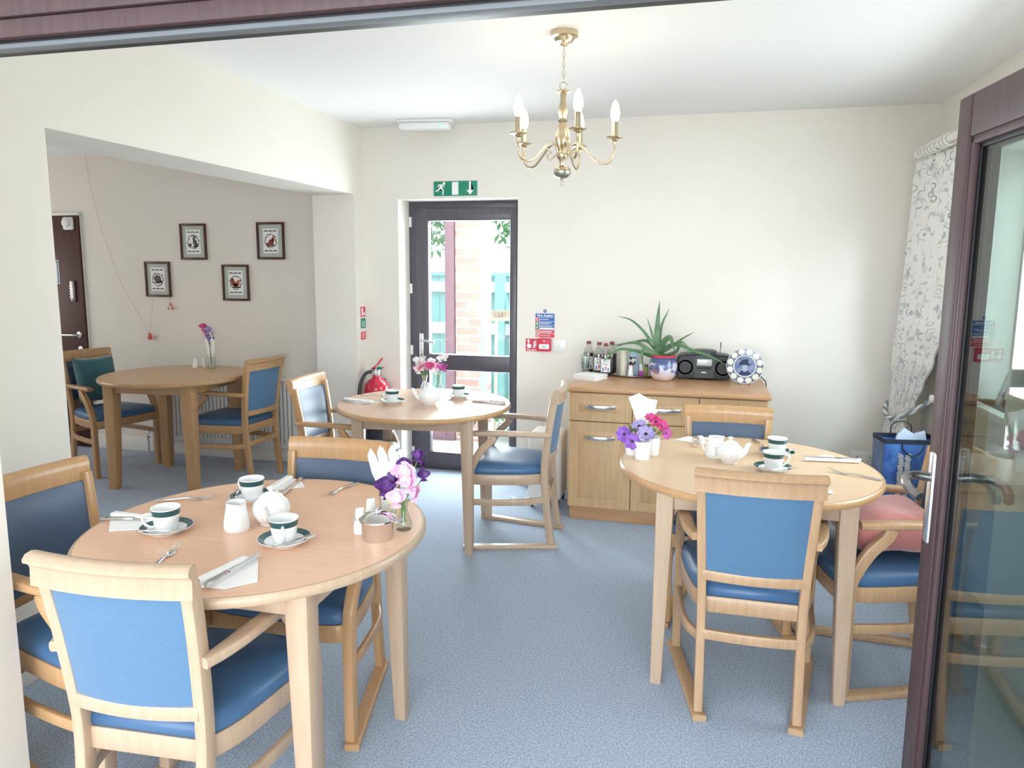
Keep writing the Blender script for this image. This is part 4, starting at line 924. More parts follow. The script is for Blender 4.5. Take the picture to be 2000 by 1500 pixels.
fl = []; r2 = random.Random(4)
for k in range(15): fl.append((.002 + r2.uniform(-.055, .05), r2.uniform(-.02, .02), .13 + r2.uniform(-.03, .05), .036, (M_ROSE, M_WPET, M_HOTP if k % 3 == 0 else M_ROSE, M_WPET)[k % 4], r2.uniform(-60, 60)))
bouquet(t, .03, fl, 2, .078)
t = thing('sweet_pea_bunch', 'magenta and white sweet peas in the flared clear vase before the exit door', 'flowers', (-1.475, 4.085, TZ))
bouquet(t, .03, [(.02, 0, .14, .036, M_MAG, 20), (.045, 0, .135, .036, M_MAG, -30), (.008, .01, .19, .030, M_WPET, 10), (.045, .0, .20, .034, M_WPET, -20), (-.02, 0, .115, .036, M_WPET, 0), (-.01, .0, .15, .03, M_ROSE, 0)], 7, .085)
vase((-1.475, 4.085, TZ), 'flared clear glass vase behind the teapot on the rosy table', k=1.15); vase((-1.562, 4.085, TZ), 'narrow milky vase behind the teapot spout on the rosy table', k=1.05, m=thin_glass('milky glass', (.9, .92, .93), 1.0, .1, .25))
t = thing('sweet_pea_bunch', 'faded pink and lilac flower stem in the next room', 'flowers', (-3.445, 4.640, TZ))
bouquet(t, .02, [(-.045, -.01, .285, .040, M_HOTP, 10), (-.035, -.01, .255, .036, M_ROSE, -20), (-.015, 0, .265, .040, M_LILAC, 40), (-.005, 0, .235, .042, M_LILAC, 0), (-.025, 0, .225, .040, M_PINK, -30), (.018, 0, .235, .036, M_WPET, 10), (.0, 0, .205, .040, M_LILAC, 30), (-.02, 0, .19, .036, M_PINK, 0), (.015, .0, .195, .032, M_VIOLET, 0)], 3, .150)
vase((-3.445, 4.640, TZ), 'tall slim glass vase on the table in the next room', 'tube', 1.25)

def napglass(loc, label, n, hgt, wide, seed, lab2, lean=0.0):
    t = thing('glass_tumbler', label, 'glass', loc, 0, 'glasses holding napkins'); bm = NB()
    lathe(bm, [(0, 0), (.022, 0), (.024, .003), (.030, .085), (.0285, .085), (.0225, .007), (0, .007)], 28); obj('glass', bm, M_GLASS, t)
    r = random.Random(seed)
    for k in range(n):
        u = (k / (n - 1) * 2 - 1) if n > 1 else 0
        q = thing('napkin_roll', lab2 if n == 1 else lab2, 'napkin', (loc[0], loc[1], loc[2] + .0075), 0, 'napkins standing in ' + label[:40])
        dx, dy = u * .010, (.008 if k % 2 else -.008); tx, ty = u * wide, (.012 if k % 2 else -.014); h = hgt * r.uniform(.86, 1.0)
        bm = NB(); path = [V((dx, dy, 0)), V((dx * 1.3, dy * 1.2, .07)), V((tx * .7 + lean * .4, ty * .7, h * .66)), V((tx + lean, ty, h * .9)), V((tx * 1.05 + lean, ty, h))]
        sweep(bm, path, circ(.0075, 10), up=(0, 1, 0), scales=[.7, .85, (2.2, 1.4), (1.7, .9), (.12, .12)]); obj('rolled_paper', bm, M_PAPER, q); 
    return t
napglass((-.868, 1.958, TZ), 'clear tumbler of rolled napkins behind the shakers on the pinkish table', 6, .212, .046, 5, 'one of the rolled white napkins in the tumbler on the pinkish table')
napglass((-3.400, 4.590, TZ), 'clear tumbler of napkins beside the vase in the next room', 3, .225, .030, 6, 'one of the white napkins in the tumbler in the next room')
# folded napkins fanned in a holder, pale table
t = thing('glass_tumbler', 'pink tinted tumbler behind the flower pots on the pale table', 'glass', (-.195, 3.02, TZ), 0, 'glasses holding napkins'); bm = NB(); lathe(bm, [(0, 0), (.026, 0), (.028, .003), (.033, .095), (.0315, .095), (.0265, .007), (0, .007)], 28); obj('glass', bm, thin_glass('pink glass', (.97, .80, .82), 1.0, 0, .05), t)
for k in range(4):
    q = thing('folded_napkin', 'one of the pointed white napkins fanned in the pink tumbler', 'napkin', (-.195, 3.012 + .007 * k, TZ + .0075), 0, 'napkins fanned in the pink tumbler')
    o = k * .013; bm = NB(); A = Matrix.Rotation(pi / 2, 4, 'X')
    prism(bm, ccw([(-.016, 0), (.016, 0), (.021, .10), (.062 - o * .4, .150 - o * .2), (.020 + o, .185 + o * .2), (-.018 + o, .222 - o * .6), (-.058 + o, .205 + o * .4), (-.021, .10)]), .006, A); obj('folded_paper', bm, M_PAPER, q)
for i, (x, y, lb) in enumerate(((-.180, 2.838, 'white pot of artificial flowers nearest us on the pale table'), (-.222, 2.902, 'white pot of violet flowers nearest the table rim by the drawers'), (-.148, 2.916, 'white pot of pink flowers behind the other two on the pale table'))):
    t = thing('flower_pot', lb, 'pot', (x, y, TZ), 0, 'white pots of artificial flowers'); bm = NB(); lathe(bm, [(0, 0), (.028, 0), (.030, .003), (.0335, .072), (.031, .072), (.029, .06), (0, .06)], 28); obj('pot', bm, M_CHINA, t)
def anemone(t, p, s, m, az, el):
    B = Matrix.Translation(p) @ Matrix.Rotation(rad(az), 4, 'Z') @ Matrix.Rotation(rad(el), 4, 'X'); bm = NB()
    for k in range(8): petal(bm, B @ Matrix.Translation((0, 0, .001 * (k % 2))) @ Matrix.Rotation(k * pi / 4, 4, 'Z'), s * .42, s, .22, s * .05, k)
    bmesh.ops.recalc_face_normals(bm, faces=list(bm.faces)); f = obj('flower', bm, m, t, 70)
    bm = NB(); lathe(bm, [(0, 0), (s * .2, .001), (s * .16, s * .14), (0, s * .18)], 12, M=B); obj('flower_centre', bm, M_BLACK, f)
t = thing('artificial_flowers', 'violet, lilac and pink artificial anemones in white pots', 'flowers', (-.19, 2.885, TZ))
bm = NB()
for p in ((-.06, -.02, .085), (-.03, -.05, .075), (.02, -.03, .10), (0, .0, .12), (.05, .03, .12), (.08, .03, .10), (-.05, .02, .10)): tube(bm, cr([(p[0] * .3, p[1] * .3, .064), (p[0] * .7, p[1] * .7, p[2] * .85), p], 4), .0018, 6)
obj('stem', bm, M_STEM, t)
anemone(t, (-.062, -.03, .090), .036, M_VIOLET, -20, 80); anemone(t, (-.030, -.062, .070), .036, M_VIOLET, 10, 70); anemone(t, (.022, -.045, .098), .038, M_LILAC, 10, 45); anemone(t, (-.008, .0, .118), .034, M_LILAC, -10, 30)
anemone(t, (.055, .02, .135), .030, M_HOTP, 20, 40); anemone(t, (.078, .03, .118), .030, M_HOTP, 40, 60); anemone(t, (.096, .02, .092), .026, M_MAG, 40, 80); anemone(t, (.035, .03, .148), .026, M_HOTP, 0, 30)
bm = NB()
for k in range(9): petal(bm, Matrix.Translation((-.045 + .014 * k, -.01 + .01 * (k % 3), .085 + .012 * (k % 2))) @ Matrix.Rotation(k * 1.3, 4, 'Z') @ Matrix.Rotation(.6, 4, 'X'), .010, .034, .2, .002, k)
obj('leaf', bm, M_YEL if False else M_STEM, t, 70)
# ------------------------------------------------------------------ sideboard
SZ, SX0, SX1, SY = .806, -.705, .422, 4.13
t = thing('sideboard', 'oak effect sideboard with drawers over doors and steel bow handles', 'sideboard', (-.1415, SY, 0))
W = (SX1 - SX0) / 2
bm = NB(); box(bm, -W + .012, W - .012, .022, .62, .085, SZ - .03, .002); obj('carcass', bm, M_OAK, t)
bm = NB(); box(bm, -W + .02, W - .02, .045, .60, 0, .085, .002); obj('plinth', bm, M_OAKTOP, t)
bm = NB(); box(bm, -W, W, -.018, .625, SZ - .03, SZ, .010, seg=3); obj('worktop', bm, M_OAKTOP, t)
cw = (2 * W - .03) / 3
def panel(name, x0, x1, z0, z1):
    bm = NB(); box(bm, x0, x1, 0, .021, z0, z1, .003); f = .052
    b2 = NB(); r1 = [(x0 + f, z0 + f), (x1 - f, z0 + f), (x1 - f, z1 - f), (x0 + f, z1 - f)]; g = .016
    r2 = [(x0 + f + g, z0 + f + g), (x1 - f - g, z0 + f + g), (x1 - f - g, z1 - f - g), (x0 + f + g, z1 - f - g)]
    loft(b2, [[V((x, .001, z)) for x, z in r1], [V((x, -.004, z)) for x, z in r2]]); merge(bm, b2)
    p = obj(name, bm, M_OAK, t, 20)
    xc, zc = (x0 + x1) / 2, (z1 - .09 if name == 'door' else (z0 + z1) / 2 + .005)
    bm = NB(); sweep(bm, cr([(xc - .086, -.003, zc), (xc - .075, -.014, zc), (xc - .04, -.026, zc), (xc, -.029, zc), (xc + .04, -.026, zc), (xc + .075, -.014, zc), (xc + .086, -.003, zc)]), rrect(.008, .022, .003), up=(0, 0, 1)); obj('bow_handle', bm, M_CHROME, p)
for k in range(3):
    a = -W + .015 + k * cw + .002; b = a + cw - .004; panel('drawer', a, b, .607, SZ - .034)
for k in range(3):
    a = -W + .015 + k * cw + .002; b = a + cw - .004; panel('door', a, b, .09, .602)

t = thing('napkin_stack', 'stack of folded white paper napkins on the corner of the sideboard', 'napkins', (-.612, 4.445, SZ), rad(-24))
bm = NB()
for k in range(9): box(bm, -.078 + .002 * math.sin(k * 2.1), .078 + .002 * math.sin(k * 1.3), -.074, .074 + .002 * math.cos(k), k * .0035, k * .0035 + .0032, .001)
obj('folded_paper', bm, M_PAPER, t)
M_CLEARPL = thin_glass('clear plastic', (.93, .93, .90), 1.0, .05, .12); M_CAP = mat('dark red bottle cap', (.22, .045, .05), .4)
def cordial(x, y, lab, label=True):
    t = thing('cordial_bottle', lab, 'bottle', (x, y, SZ), rad(8), 'cordial bottles on the sideboard')
    bm = NB(); lathe(bm, [(0, .002), (.030, 0), (.0335, .006), (.0335, .128), (.031, .145), (.020, .170), (.0135, .182), (.0125, .192), (0, .192)], 28); obj('bottle', bm, M_CLEARPL, t)
    bm = NB(); lathe(bm, [(0, .004), (.0315, .004), (.0315, .136), (0, .136)], 28); obj('cordial', bm, M_NAVYBLK, t)
    bm = NB(); lathe(bm, [(0, .190), (.0145, .190), (.0145, .207), (.013, .209), (0, .209)], 20); obj('cap', bm, M_CAP, t)
    if label:
        def strip(a0, a1, z0, z1, r): 
            b = NB(); loft(b, [[(r * math.cos(a), r * math.sin(a), z) for z in (z0, z1)] for a in [a0 + (a1 - a0) * i / 10 for i in range(11)]], False, False); return b
        l = obj('label', strip(rad(-150), rad(-30), .03, .112, .0338), M_WHITE, t)
        obj('label_blue_print', strip(rad(-125), rad(-112), .033, .058, .0341), M_BLUE, l); obj('label_blue_print', strip(rad(-70), rad(-56), .033, .058, .0341), M_BLUE, l)
        obj('label_red_print', strip(rad(-96), rad(-84), .042, .068, .0341), M_RED, l); obj('label_dark_print', strip(rad(-118), rad(-62), .078, .0815, .0341), M_NAVYBLK, l)
        for a in (-112, -90, -70): obj('label_dark_print', strip(rad(a), rad(a + 5), .09, .110, .0341), M_NAVYBLK, l)
    return t
cordial(-.662, 4.700, 'dark cordial bottle farthest from the plant, behind the clear tumblers')
cordial(-.588, 4.655, 'dark cordial bottle second in the row from the stacked tumblers')
cordial(-.536, 4.585, 'dark cordial bottle standing forward with the fully visible label')
cordial(-.512, 4.705, 'dark cordial bottle without visible label beside the cream bottle', False)
for k in range(3):
    o = tag(obj('plastic_tumbler', lathe(NB(), [(0, 0), (.022, 0), (.030, .085), (.0288, .085), (.0212, .003), (0, .003)], 24), M_GLASS), 'one of the nested clear tumblers at the end of the bottle row', 'cup', 'nested clear tumblers'); o.location = (-.668, 4.608, SZ + .022 * k)
t = thing('serving_tray', 'dark oval steel tray under the sauces on the sideboard', 'tray', (-.368, 4.625, SZ))
bm = NB(); rings = []
for k, z in ((.92, .001), (.95, 0), (1.0, .008), (1.03, .010), (1.03, .012), (.99, .011), (.94, .004), (.90, .003)): rings.append([V((.128 * k * math.cos(a), .075 * k * math.sin(a), z)) for a in [2 * pi * i / 40 for i in range(40)]])
loft(bm, rings); obj('dish', bm, M_DKSTEEL, t)
TR = SZ + .0042
t = thing('sauce_bottle', 'tall cream coloured sauce bottle on the tray', 'bottle', (-.428, 4.615, TR))
bm = NB(); lathe(bm, [(0, 0), (.023, 0), (.025, .004), (.022, .06), (.024, .12), (.0225, .155), (0, .157)], 24); obj('bottle', bm, mat('mayonnaise cream', (.72, .68, .56), .4), t)
bm = NB(); lathe(bm, [(0, .156), (.024, .156), (.024, .172), (0, .174)], 24); obj('cap', bm, M_PLAST, t)
t = thing('brown_sauce_bottle', 'squeezy sauce bottle with a blue label and white letters on the tray', 'bottle', (-.368, 4.650, TR))
bm = NB(); rings = []
for k, z in ((.9, 0), (1, .006), (1, .10), (.9, .125), (.6, .145), (.4, .152), (.4, .158)): rings.append([V((.034 * k * math.cos(a), .020 * k * math.sin(a), z)) for a in [2 * pi * i / 28 for i in range(28)]])
loft(bm, rings); obj('bottle', bm, mat('pale blue bottle', (.40, .55, .66), .3), t)
bm = NB(); lathe(bm, [(0, .156), (.010, .156), (.010, .175), (.005, .19), (0, .19)], 16); obj('cap', bm, M_PLAST, t)
def lab(m, x0, x1, z0, z1, off): 
    b = NB(); loft(b, [[(.034 * c_ * 1.01, -(.0205 + off) * math.sqrt(max(0, 1 - c_ * c_)), z) for z in (z0, z1)] for c_ in [x0 + (x1 - x0) * i / 8 for i in range(9)]], False, False); return b
l = obj('label', lab(0, -.72, .42, .070, .118, .0002), M_NAVYBLK, t); obj('letters', text_bm('HP', .034, on_back(-.006, -.0218, .095), .0004, .0012), M_WHITE, l, 0)
obj('label_stripe', lab(0, -.72, .1, .060, .070, .0002), M_RED, t)
shaker((-.378, 4.583, TR), 'white shaker standing in front of the blue labelled sauce on the tray')
t = thing('condiment_box', 'small pink and white condiment box on the tray', 'box', (-.316, 4.655, TR))
bm = NB(); box(bm, -.013, .013, -.012, .012, .03, .075, .001); obj('carton', bm, M_PAPER, t); bm = NB(); box(bm, -.0132, .0132, -.0122, .0122, 0, .032, .001); obj('printed_band', bm, M_MAG, t)
t = thing('condiment_box', 'small olive green condiment jar on the tray beside the plant pot', 'jar', (-.286, 4.640, TR))
bm = NB(); lathe(bm, [(0, 0), (.011, 0), (.012, .003), (.012, .055), (.009, .062), (0, .062)], 18); obj('jar', bm, mat('olive green', (.28, .27, .07), .4), t); bm = NB(); lathe(bm, [(0, .060), (.011, .060), (.011, .072), (0, .073)], 18); obj('lid', bm, M_DKGREY, t)

# aloe
t = thing('flower_pot', 'round flower painted pot with a red rim holding the aloe', 'pot', (-.178, 4.535, SZ))
bm = NB(); lathe(bm, [(0, .002), (.050, 0), (.060, .006), (.080, .035), (.088, .07), (.086, .10), (.078, .125), (.074, .134), (.078, .140), (.076, .143), (.070, .139), (.070, .12), (0, .118)], 44); obj('pot', bm, M_POT, t)
bm = NB(); lathe(bm, [(.060, .130), (.0725, .130), (.0745, .152), (.0715, .156), (.068, .152), (.060, .135)], 40); obj('liner_rim', bm, M_RED, t)
bm = NB(); lathe(bm, [(0, .118), (.069, .118), (.060, .138), (.03, .145), (0, .147)], 28); obj('soil', bm, mat('potting soil', (.03, .02, .014), .95, bump=(60, .8, .01)), t)
t = thing('aloe_plant', 'large aloe plant with long arching green leaves in the painted pot', 'plant', (-.185, 4.535, SZ + .12))
LV = [([(-.244, 1.026), (-.308, 1.109), (-.381, 1.17), (-.466, 1.193)], .010, -.02), ([(-.235, 1.039), (-.259, 1.11), (-.286, 1.188)], .009, .01), ([(-.219, 1.01), (-.22, 1.158), (-.213, 1.289)], .021, .02), ([(-.207, 1.02), (-.195, 1.143), (-.153, 1.243)], .012, .05),
      ([(-.217, .97), (-.182, 1.034), (-.144, 1.073), (-.124, 1.03), (-.111, .99)], .020, -.07), ([(-.196, .971), (-.121, 1.021), (-.062, 1.069), (.002, 1.108)], .011, -.02), ([(-.191, .985), (-.106, 1.031), (-.015, 1.002), (.106, .966), (.191, .923)], .014, -.10), ([(-.242, .97), (-.321, 1.024), (-.399, 1.028), (-.492, .993)], .013, -.04),
      ([(-.25, .953), (-.335, .982), (-.445, .991), (-.513, .938), (-.529, .918)], .011, -.10), ([(-.24, .969), (-.295, .999), (-.299, .936), (-.285, .867)], .012, -.13), ([(-.179, .95), (-.104, .981), (-.076, 1.038), (-.03, 1.008)], .012, .05), ([(-.225, .99), (-.284, 1.038), (-.383, 1.022), (-.54, .991)], .012, .10)]
for pts, w, dy in LV:
    n = len(pts); base = V((0, 0, .042)); path = [base] + [V((x + .185, dy * ((i + 1) / n), z - SZ - .12)) for i, (x, z) in enumerate(pts)]
    path = cr(path, 6); m_ = len(path)
    prof = [(1, 0.18), (.6, -.18), (0, -.32), (-.6, -.18), (-1, .18), (-.5, .08), (0, .02), (.5, .08)]
    bm = NB(); sweep(bm, path, [(a * w, b * w) for a, b in prof], up=(0.05, -.9, .45), scales=[1.15 * (1 - (i / (m_ - 1)) ** 1.8) + .06 for i in range(m_)]); obj('leaf', bm, M_LEAFG, t, 60)

# radio
t = thing('cd_radio', 'black portable radio with a silver display panel on the sideboard', 'radio', (.066, 4.60, SZ), 0)
out = cr([(-.165, .008, 0), (-.168, .09, 0), (-.150, .148, 0), (-.05, .160, 0), (.05, .160, 0), (.150, .148, 0), (.168, .09, 0), (.165, .008, 0)], 5)
bm = NB(); prism(bm, ccw([(p.x, p.y) for p in out]), .14, Matrix.Translation((0, .14, 0)) @ Matrix.Rotation(pi / 2, 4, 'X')); bmesh.ops.bevel(bm, geom=[e for e in bm.edges if len(e.link_faces) == 2 and e.calc_face_angle(0) > .9], offset=.012, segments=3, affect='EDGES'); obj('body', bm, M_BLACK, t, 35)
bm = NB(); prism(bm, [(-.055, .012), (.055, .012), (.066, .13), (.05, .152), (-.05, .152), (-.066, .13)], .012, on_back(0, .004, 0)); obj('centre_panel', bm, M_DKGREY, t)
bm = NB(); box(bm, -.044, .046, -.0105, -.007, .088, .130, .004); obj('display', bm, mat('silver panel', (.55, .58, .56), .35, .3), t)
bm = NB(); box(bm, -.040, .042, -.0105, -.007, .070, .086, .003); k_ = obj('button_strip', bm, M_BLACK, t)
bm = NB()
for i in range(4): box(bm, -.034 + i * .019, -.020 + i * .019, -.0125, -.0105, .074, .082, .001)
obj('button', bm, M_DKGREY, k_)
bm = NB(); box(bm, -.015, .016, -.0095, -.007, .044, .050, .001); obj('badge', bm, M_CHROME, t)
for s in (-1, 1):
    bm = NB(); lathe(bm, [(0, 0), (.044, 0), (.046, .004), (.036, .004), (.01, .001), (0, .003)], 30, (s * .112, .004, .075), Matrix.Rotation(pi / 2, 4, 'X')); obj('speaker', bm, M_DKGREY, t)
bm = NB(); lathe(bm, [(0, .155), (.076, .155), (.074, .172), (.06, .180), (0, .182)], 32, (0, .072, 0)); obj('cd_lid', bm, M_DKGREY, t)
bm = NB(); tube(bm, [(.095, .11, .15), (.097, .11, .225)], .002, 8); tube(bm, [(.097, .11, .19), (.097, .11, .226)], .0032, 8); obj('aerial', bm, M_BLACK, t)

# decorated plate on its stand
t = thing('display_plate', 'blue and white display plate with a hatted figure standing on the sideboard', 'plate', (.298, 4.485, SZ))
t.rotation_euler = (0, 0, rad(-2))
A = Matrix.Translation((0, .01, .108)) @ Matrix.Rotation(rad(76), 4, 'X')
bm = NB(); lathe(bm, [(0, -.006), (.06, -.006), (.066, -.002), (.104, .006), (.106, .008), (.104, .009), (.068, .002), (.062, -.001), (0, -.001)], 56, M=A); obj('dish', bm, M_CHINA, t)
bm = NB(); lathe(bm, [(0, -.001), (.0605, -.001), (.0605, .0002), (0, .0002)], 48, M=A); c_ = obj('blue_centre', bm, mat('delft blue', (.10, .14, .27), .2, noise=((25, 25, 25), (.28, .34, .48), .35, .7), coat=.4), t)
M_DELFT = mat('dark delft blue', (.022, .03, .085), .2, coat=.4)
bm = NB(); B_ = A @ Matrix.Translation((0, 0, .0002))
prism(bm, [(-.036, .012), (-.02, .015), (-.018, .036), (-.004, .04), (.016, .044), (.02, .018), (.034, .010), (.03, .004), (.0, .008), (-.03, .006)], .0006, B_); prism(bm, [(-.034, -.048), (-.02, -.026), (.0, -.036), (.02, -.026), (.036, -.046), (.016, -.055), (-.016, -.055)], .0006, B_)
obj('hatted_figure', bm, M_DELFT, c_, 0)
bm = NB(); prism(bm, ell(0, -.012, .016, .02), .0006, B_); obj('figure_face', bm, mat('pale delft blue', (.34, .40, .52), .25), c_, 0)
bm = NB(); b2 = NB(); rows = [[b2.verts.new((r * math.cos(2 * pi * i / 56), r * math.sin(2 * pi * i / 56), z)) for i in range(56)] for r, z in ((.0655, .0019), (.070, .0030), (.1025, .0093), (.1038, .0095))]
for p, q in zip(rows, rows[1:]):
    for i in range(56): b2.faces.new((p[i], p[(i + 1) % 56], q[(i + 1) % 56], q[i]))
b2.transform(A); merge(bm, b2); br = obj('painted_border', bm, mat('slate delft blue', (.13, .15, .22), .2, coat=.4), t)
bm = NB()
for k in range(12): prism(bm, ell(0, 0, .0165, .0185, 0, 22), .0012, A @ Matrix.Rotation(2 * pi * k / 12 + .26, 4, 'Z') @ Matrix.Translation((.0862, 0, .0056)) @ Matrix.Rotation(-.205, 4, 'Y'))
obj('cream_medallion', bm, mat('cream glaze', (.72, .70, .62), .2, coat=.4), br, 0)
t2 = thing('plate_stand', 'small wire stand holding up the blue and white display plate', 'stand', (.298, 4.485, SZ + .0015))
bm = NB()
for s in (-1, 1): tube(bm, cr([(s * .03, -.028, .012), (s * .03, -.022, .002), (s * .03, .02, .003), (s * .025, .062, .003)], 4), .0022, 6); tube(bm, [(s * .025, .062, .003), (s * .012, .052, .12)], .0022, 6)
obj('wire', bm, M_DKSTEEL, t2)
bm = NB(); tube(bm, cr([(.24, 4.70, SZ + .03), (.29, 4.715, SZ + .045), (.36, 4.66, SZ + .05), (.415, 4.60, SZ + .02), (.432, 4.585, SZ - .02), (.435, 4.60, .62), (.44, 4.66, .46), (.48, 4.74, .37), (.50, 4.757, .335)]), .0032, 8); tag(obj('power_cord', bm, mat('black flex', (.015, .02, .025), .5)), 'black radio cord drooping over the end of the sideboard', 'cord')

# portable heater by the sideboard
t = thing('portable_heater', 'white portable heater on castors between the exit door and the sideboard', 'heater', (-.865, 4.42, 0))
bm = NB(); box(bm, -.105, .105, -.12, .12, .05, .475, .028, seg=4); obj('casing', bm, M_PLAST, t)
bm = NB()
for k in range(6): box(bm, -.08, .08, -.075 + .025 * k, -.065 + .025 * k, .474, .4765)
obj('top_vent', bm, M_GLOSSW, t)
for sx in (-1, 1):
    for sy in (-1, 1):
        bm = NB(); lathe(bm, [(0, -.010), (.018, -.010), (.02, -.006), (.02, .006), (.018, .010), (0, .010)], 16, (sx * .08, sy * .095, .0205), Matrix.Rotation(pi / 2, 4, 'Y')); box(bm, sx * .08 - .012, sx * .08 + .012, sy * .095 - .012, sy * .095 + .012, .03, .055); obj('castor', bm, M_BLACK, t)
bm = NB(); tube(bm, cr([(-.976, 4.36, .09), (-1.0, 4.33, .03), (-1.05, 4.36, .008), (-1.09, 4.42, .008), (-1.05, 4.47, .008), (-1.0, 4.45, .008), (-1.06, 4.40, .016), (-1.12, 4.46, .008)]), .004, 8); tag(obj('heater_cord', bm, M_PLAST), 'white heater cord coiled on the carpet', 'cord')

# ------------------------------------------------------------------ curtain corner
t = thing('curtain_pole', 'thick white curtain pole over the window', 'curtain pole', (1.195, 0, 2.135))
bm = NB(); tube(bm, [(0, 2.0, 0), (0, 4.69, 0)], .021, 18); obj('pole', bm, M_GLOSSW, t)
bm = NB(); lathe(bm, [(0, 0), (.026, 0), (.030, .006), (.030, .02), (.024, .03), (0, .032)], 20, (0, 4.69, 0), Matrix.Rotation(-pi / 2, 4, 'X')); obj('finial', bm, M_GLOSSW, t)
bm = NB(); box(bm, 0, .115, 4.60, 4.63, -.02, .02, .005); box(bm, 0, .115, 2.1, 2.13, -.02, .02, .005); obj('bracket', bm, M_GLOSSW, t)
for k in range(9):
    y = 4.64 - .055 * k - (.03 if k > 5 else 0); bm = NB(); tube(bm, [(.029 * math.cos(a), y + .004 * math.sin(a), .029 * math.sin(a) - .004) for a in [2 * pi * i / 20 for i in range(21)]], .006, 8); obj('ring', bm, M_GLOSSW, t)
t = thing('curtain', 'white curtain printed with dark scrolls and leaves, tied back beside the window', 'curtain', (0, 0, 0))
def lerp(a, b, t): return a + (b - a) * t
ZS = [(2.095, 1.197, 4.685, 3.98), (1.9, 1.20, 4.69, 4.00), (1.5, 1.19, 4.69, 4.03), (1.2, 1.18, 4.69, 4.10), (1.0, 1.172, 4.69, 4.22), (.86, 1.168, 4.69, 4.34), (.74, 1.165, 4.69, 4.44), (.66, 1.168, 4.685, 4.50), (.56, 1.155, 4.69, 4.46), (.40, 1.145, 4.69, 4.42), (.2, 1.14, 4.69, 4.40), (.02, 1.14, 4.69, 4.40)]
bm = NB(); uvl = bm.loops.layers.uv.new('UVMap'); NU, NV = 96, 60; grid = []; uvs = {}
for j in range(NV + 1):
    z = lerp(2.095, .02, j / NV)
    for a, b in zip(ZS, ZS[1:]):
        if a[0] >= z >= b[0]: f = (a[0] - z) / (a[0] - b[0]); f = f * f * (3 - 2 * f); xc, ya, yb = [lerp(a[i], b[i], f) for i in (1, 2, 3)]; break
    row = []
    for i in range(NU + 1):
        u = i / NU; amp = (.026 + .014 * math.cos(2.6 * u)) * (1 if z < 2 else .7) * (.75 if .6 < z < .9 else 1)
        ph = 2 * pi * (7.5 * u ** .9) + .25 * math.sin(z * 3)
        sag = -.02 * math.sin(pi * u) * (1 if z < 1.2 else .3)
        v = bm.verts.new((xc + .035 * u * (1.6 if z > .7 else .6) + amp * math.cos(ph) + sag, lerp(ya, yb, u) + .006 * math.sin(2 * ph), z)); uvs[v] = (u * 1.35, (2.095 - z) * .95); row.append(v)
    grid.append(row)
for j in range(NV):
    for i in range(NU):
        f = bm.faces.new((grid[j][i], grid[j][i + 1], grid[j + 1][i + 1], grid[j + 1][i]))
        for l in f.loops: l[uvl].uv = uvs[l.vert]
o = obj('cloth', bm, M_CURT, t, 80); so = o.modifiers.new('t', 'SOLIDIFY'); so.thickness = .002
bm = NB()
loop = cr([(1.30, 4.40, .80), (1.240, 4.42, .735), (1.150, 4.47, .662), (1.108, 4.56, .636), (1.112, 4.66, .668), (1.14, 4.715, .70), (1.22, 4.735, .74), (1.29, 4.70, .80)], 12)
fr3 = frames(loop, V((0, 0, 1)))
t = thing('curtain_tieback', 'twisted grey and white rope tieback around the curtain', 'tieback', (0, 0, 0))
for n_, (q, m_) in enumerate(((0, mat('white rope', (.72, .74, .75), .6)), (pi, mat('slate rope', (.26, .30, .34), .6)))):
    bm = NB(); tube(bm, [p + (s * math.cos(q + i * .62) + u * math.sin(q + i * .62)) * .0068 for i, (p, (tt, s, u)) in enumerate(zip(loop, fr3))], .0080, 8); obj('pale_strand' if n_ == 0 else 'dark_strand', bm, m_, t)
bm = NB(); lathe(bm, [(0, 0), (.018, 0), (.018, .006), (.008, .012), (.008, .045), (.020, .05), (.024, .058), (.018, .068), (0, .07)], 18, (XR, 4.30, .80), Matrix.Rotation(-pi / 2, 4, 'Y')); tag(obj('tieback_knob', bm, M_GLOSSW), 'round white tieback knob on the window wall', 'knob')

# gift bag on a wine red tub
t = thing('storage_tub', 'wine red tub on the carpet under the gift bag', 'tub', (1.03, 3.86, 0))
bm = NB(); lathe(bm, [(0, 0), (.13, 0), (.14, .01), (.155, .26), (.162, .265), (.162, .285), (.15, .285), (.12, .29), (0, .292)], 36); obj('tub', bm, M_WINE, t)
t = thing('gift_bag', 'shiny blue gift bag printed with a snowy night and silver pine branches', 'bag', (1.03, 3.86, .293), rad(8))
bw, bd, bh = .125, .07, .385
bm = NB(); rings = []
for z, k in ((0, 1), (.002, 1), (bh * .5, 1.02), (bh, 1.05)): rings.append([V((x * k, y * k, z)) for x, y in ((-bw, -bd), (bw, -bd), (bw, bd), (-bw, bd))])
loft(bm, rings, cap=False); b0 = [v for v in bm.verts if v.co.z < .001]; bm.faces.new(b0[:4]); o = obj('bag', bm, M_BAG, t, 0); so = o.modifiers.new('t', 'SOLIDIFY'); so.thickness = .0015
bm = NB()
for s in (-1, 1): box(bm, -bw * 1.05, bw * 1.05, *sorted((s * bd * 1.05 - .002, s * bd * 1.05 + .002)), bh - .022, bh); box(bm, *sorted((s * bw * 1.05 - .002, s * bw * 1.05 + .002)), -bd * 1.05, bd * 1.05, bh - .022, bh)
obj('dark_rim', bm, mat('black blue trim', (.01, .015, .035), .5), t)
bm = NB(); r2 = random.Random(9)
for k in range(26):
    z = .02 + .30 * k / 26
    for s in (-1, 1): prism(bm, ell(0, 0, .016, .0065, 0, 10), .0012, Matrix.Translation((-.035 + s * .016 + r2.uniform(-.003, .003), -bd * 1.045 - .001, z)) @ Matrix.Rotation(pi / 2, 4, 'X') @ Matrix.Rotation(s * .5, 4, 'Z'))
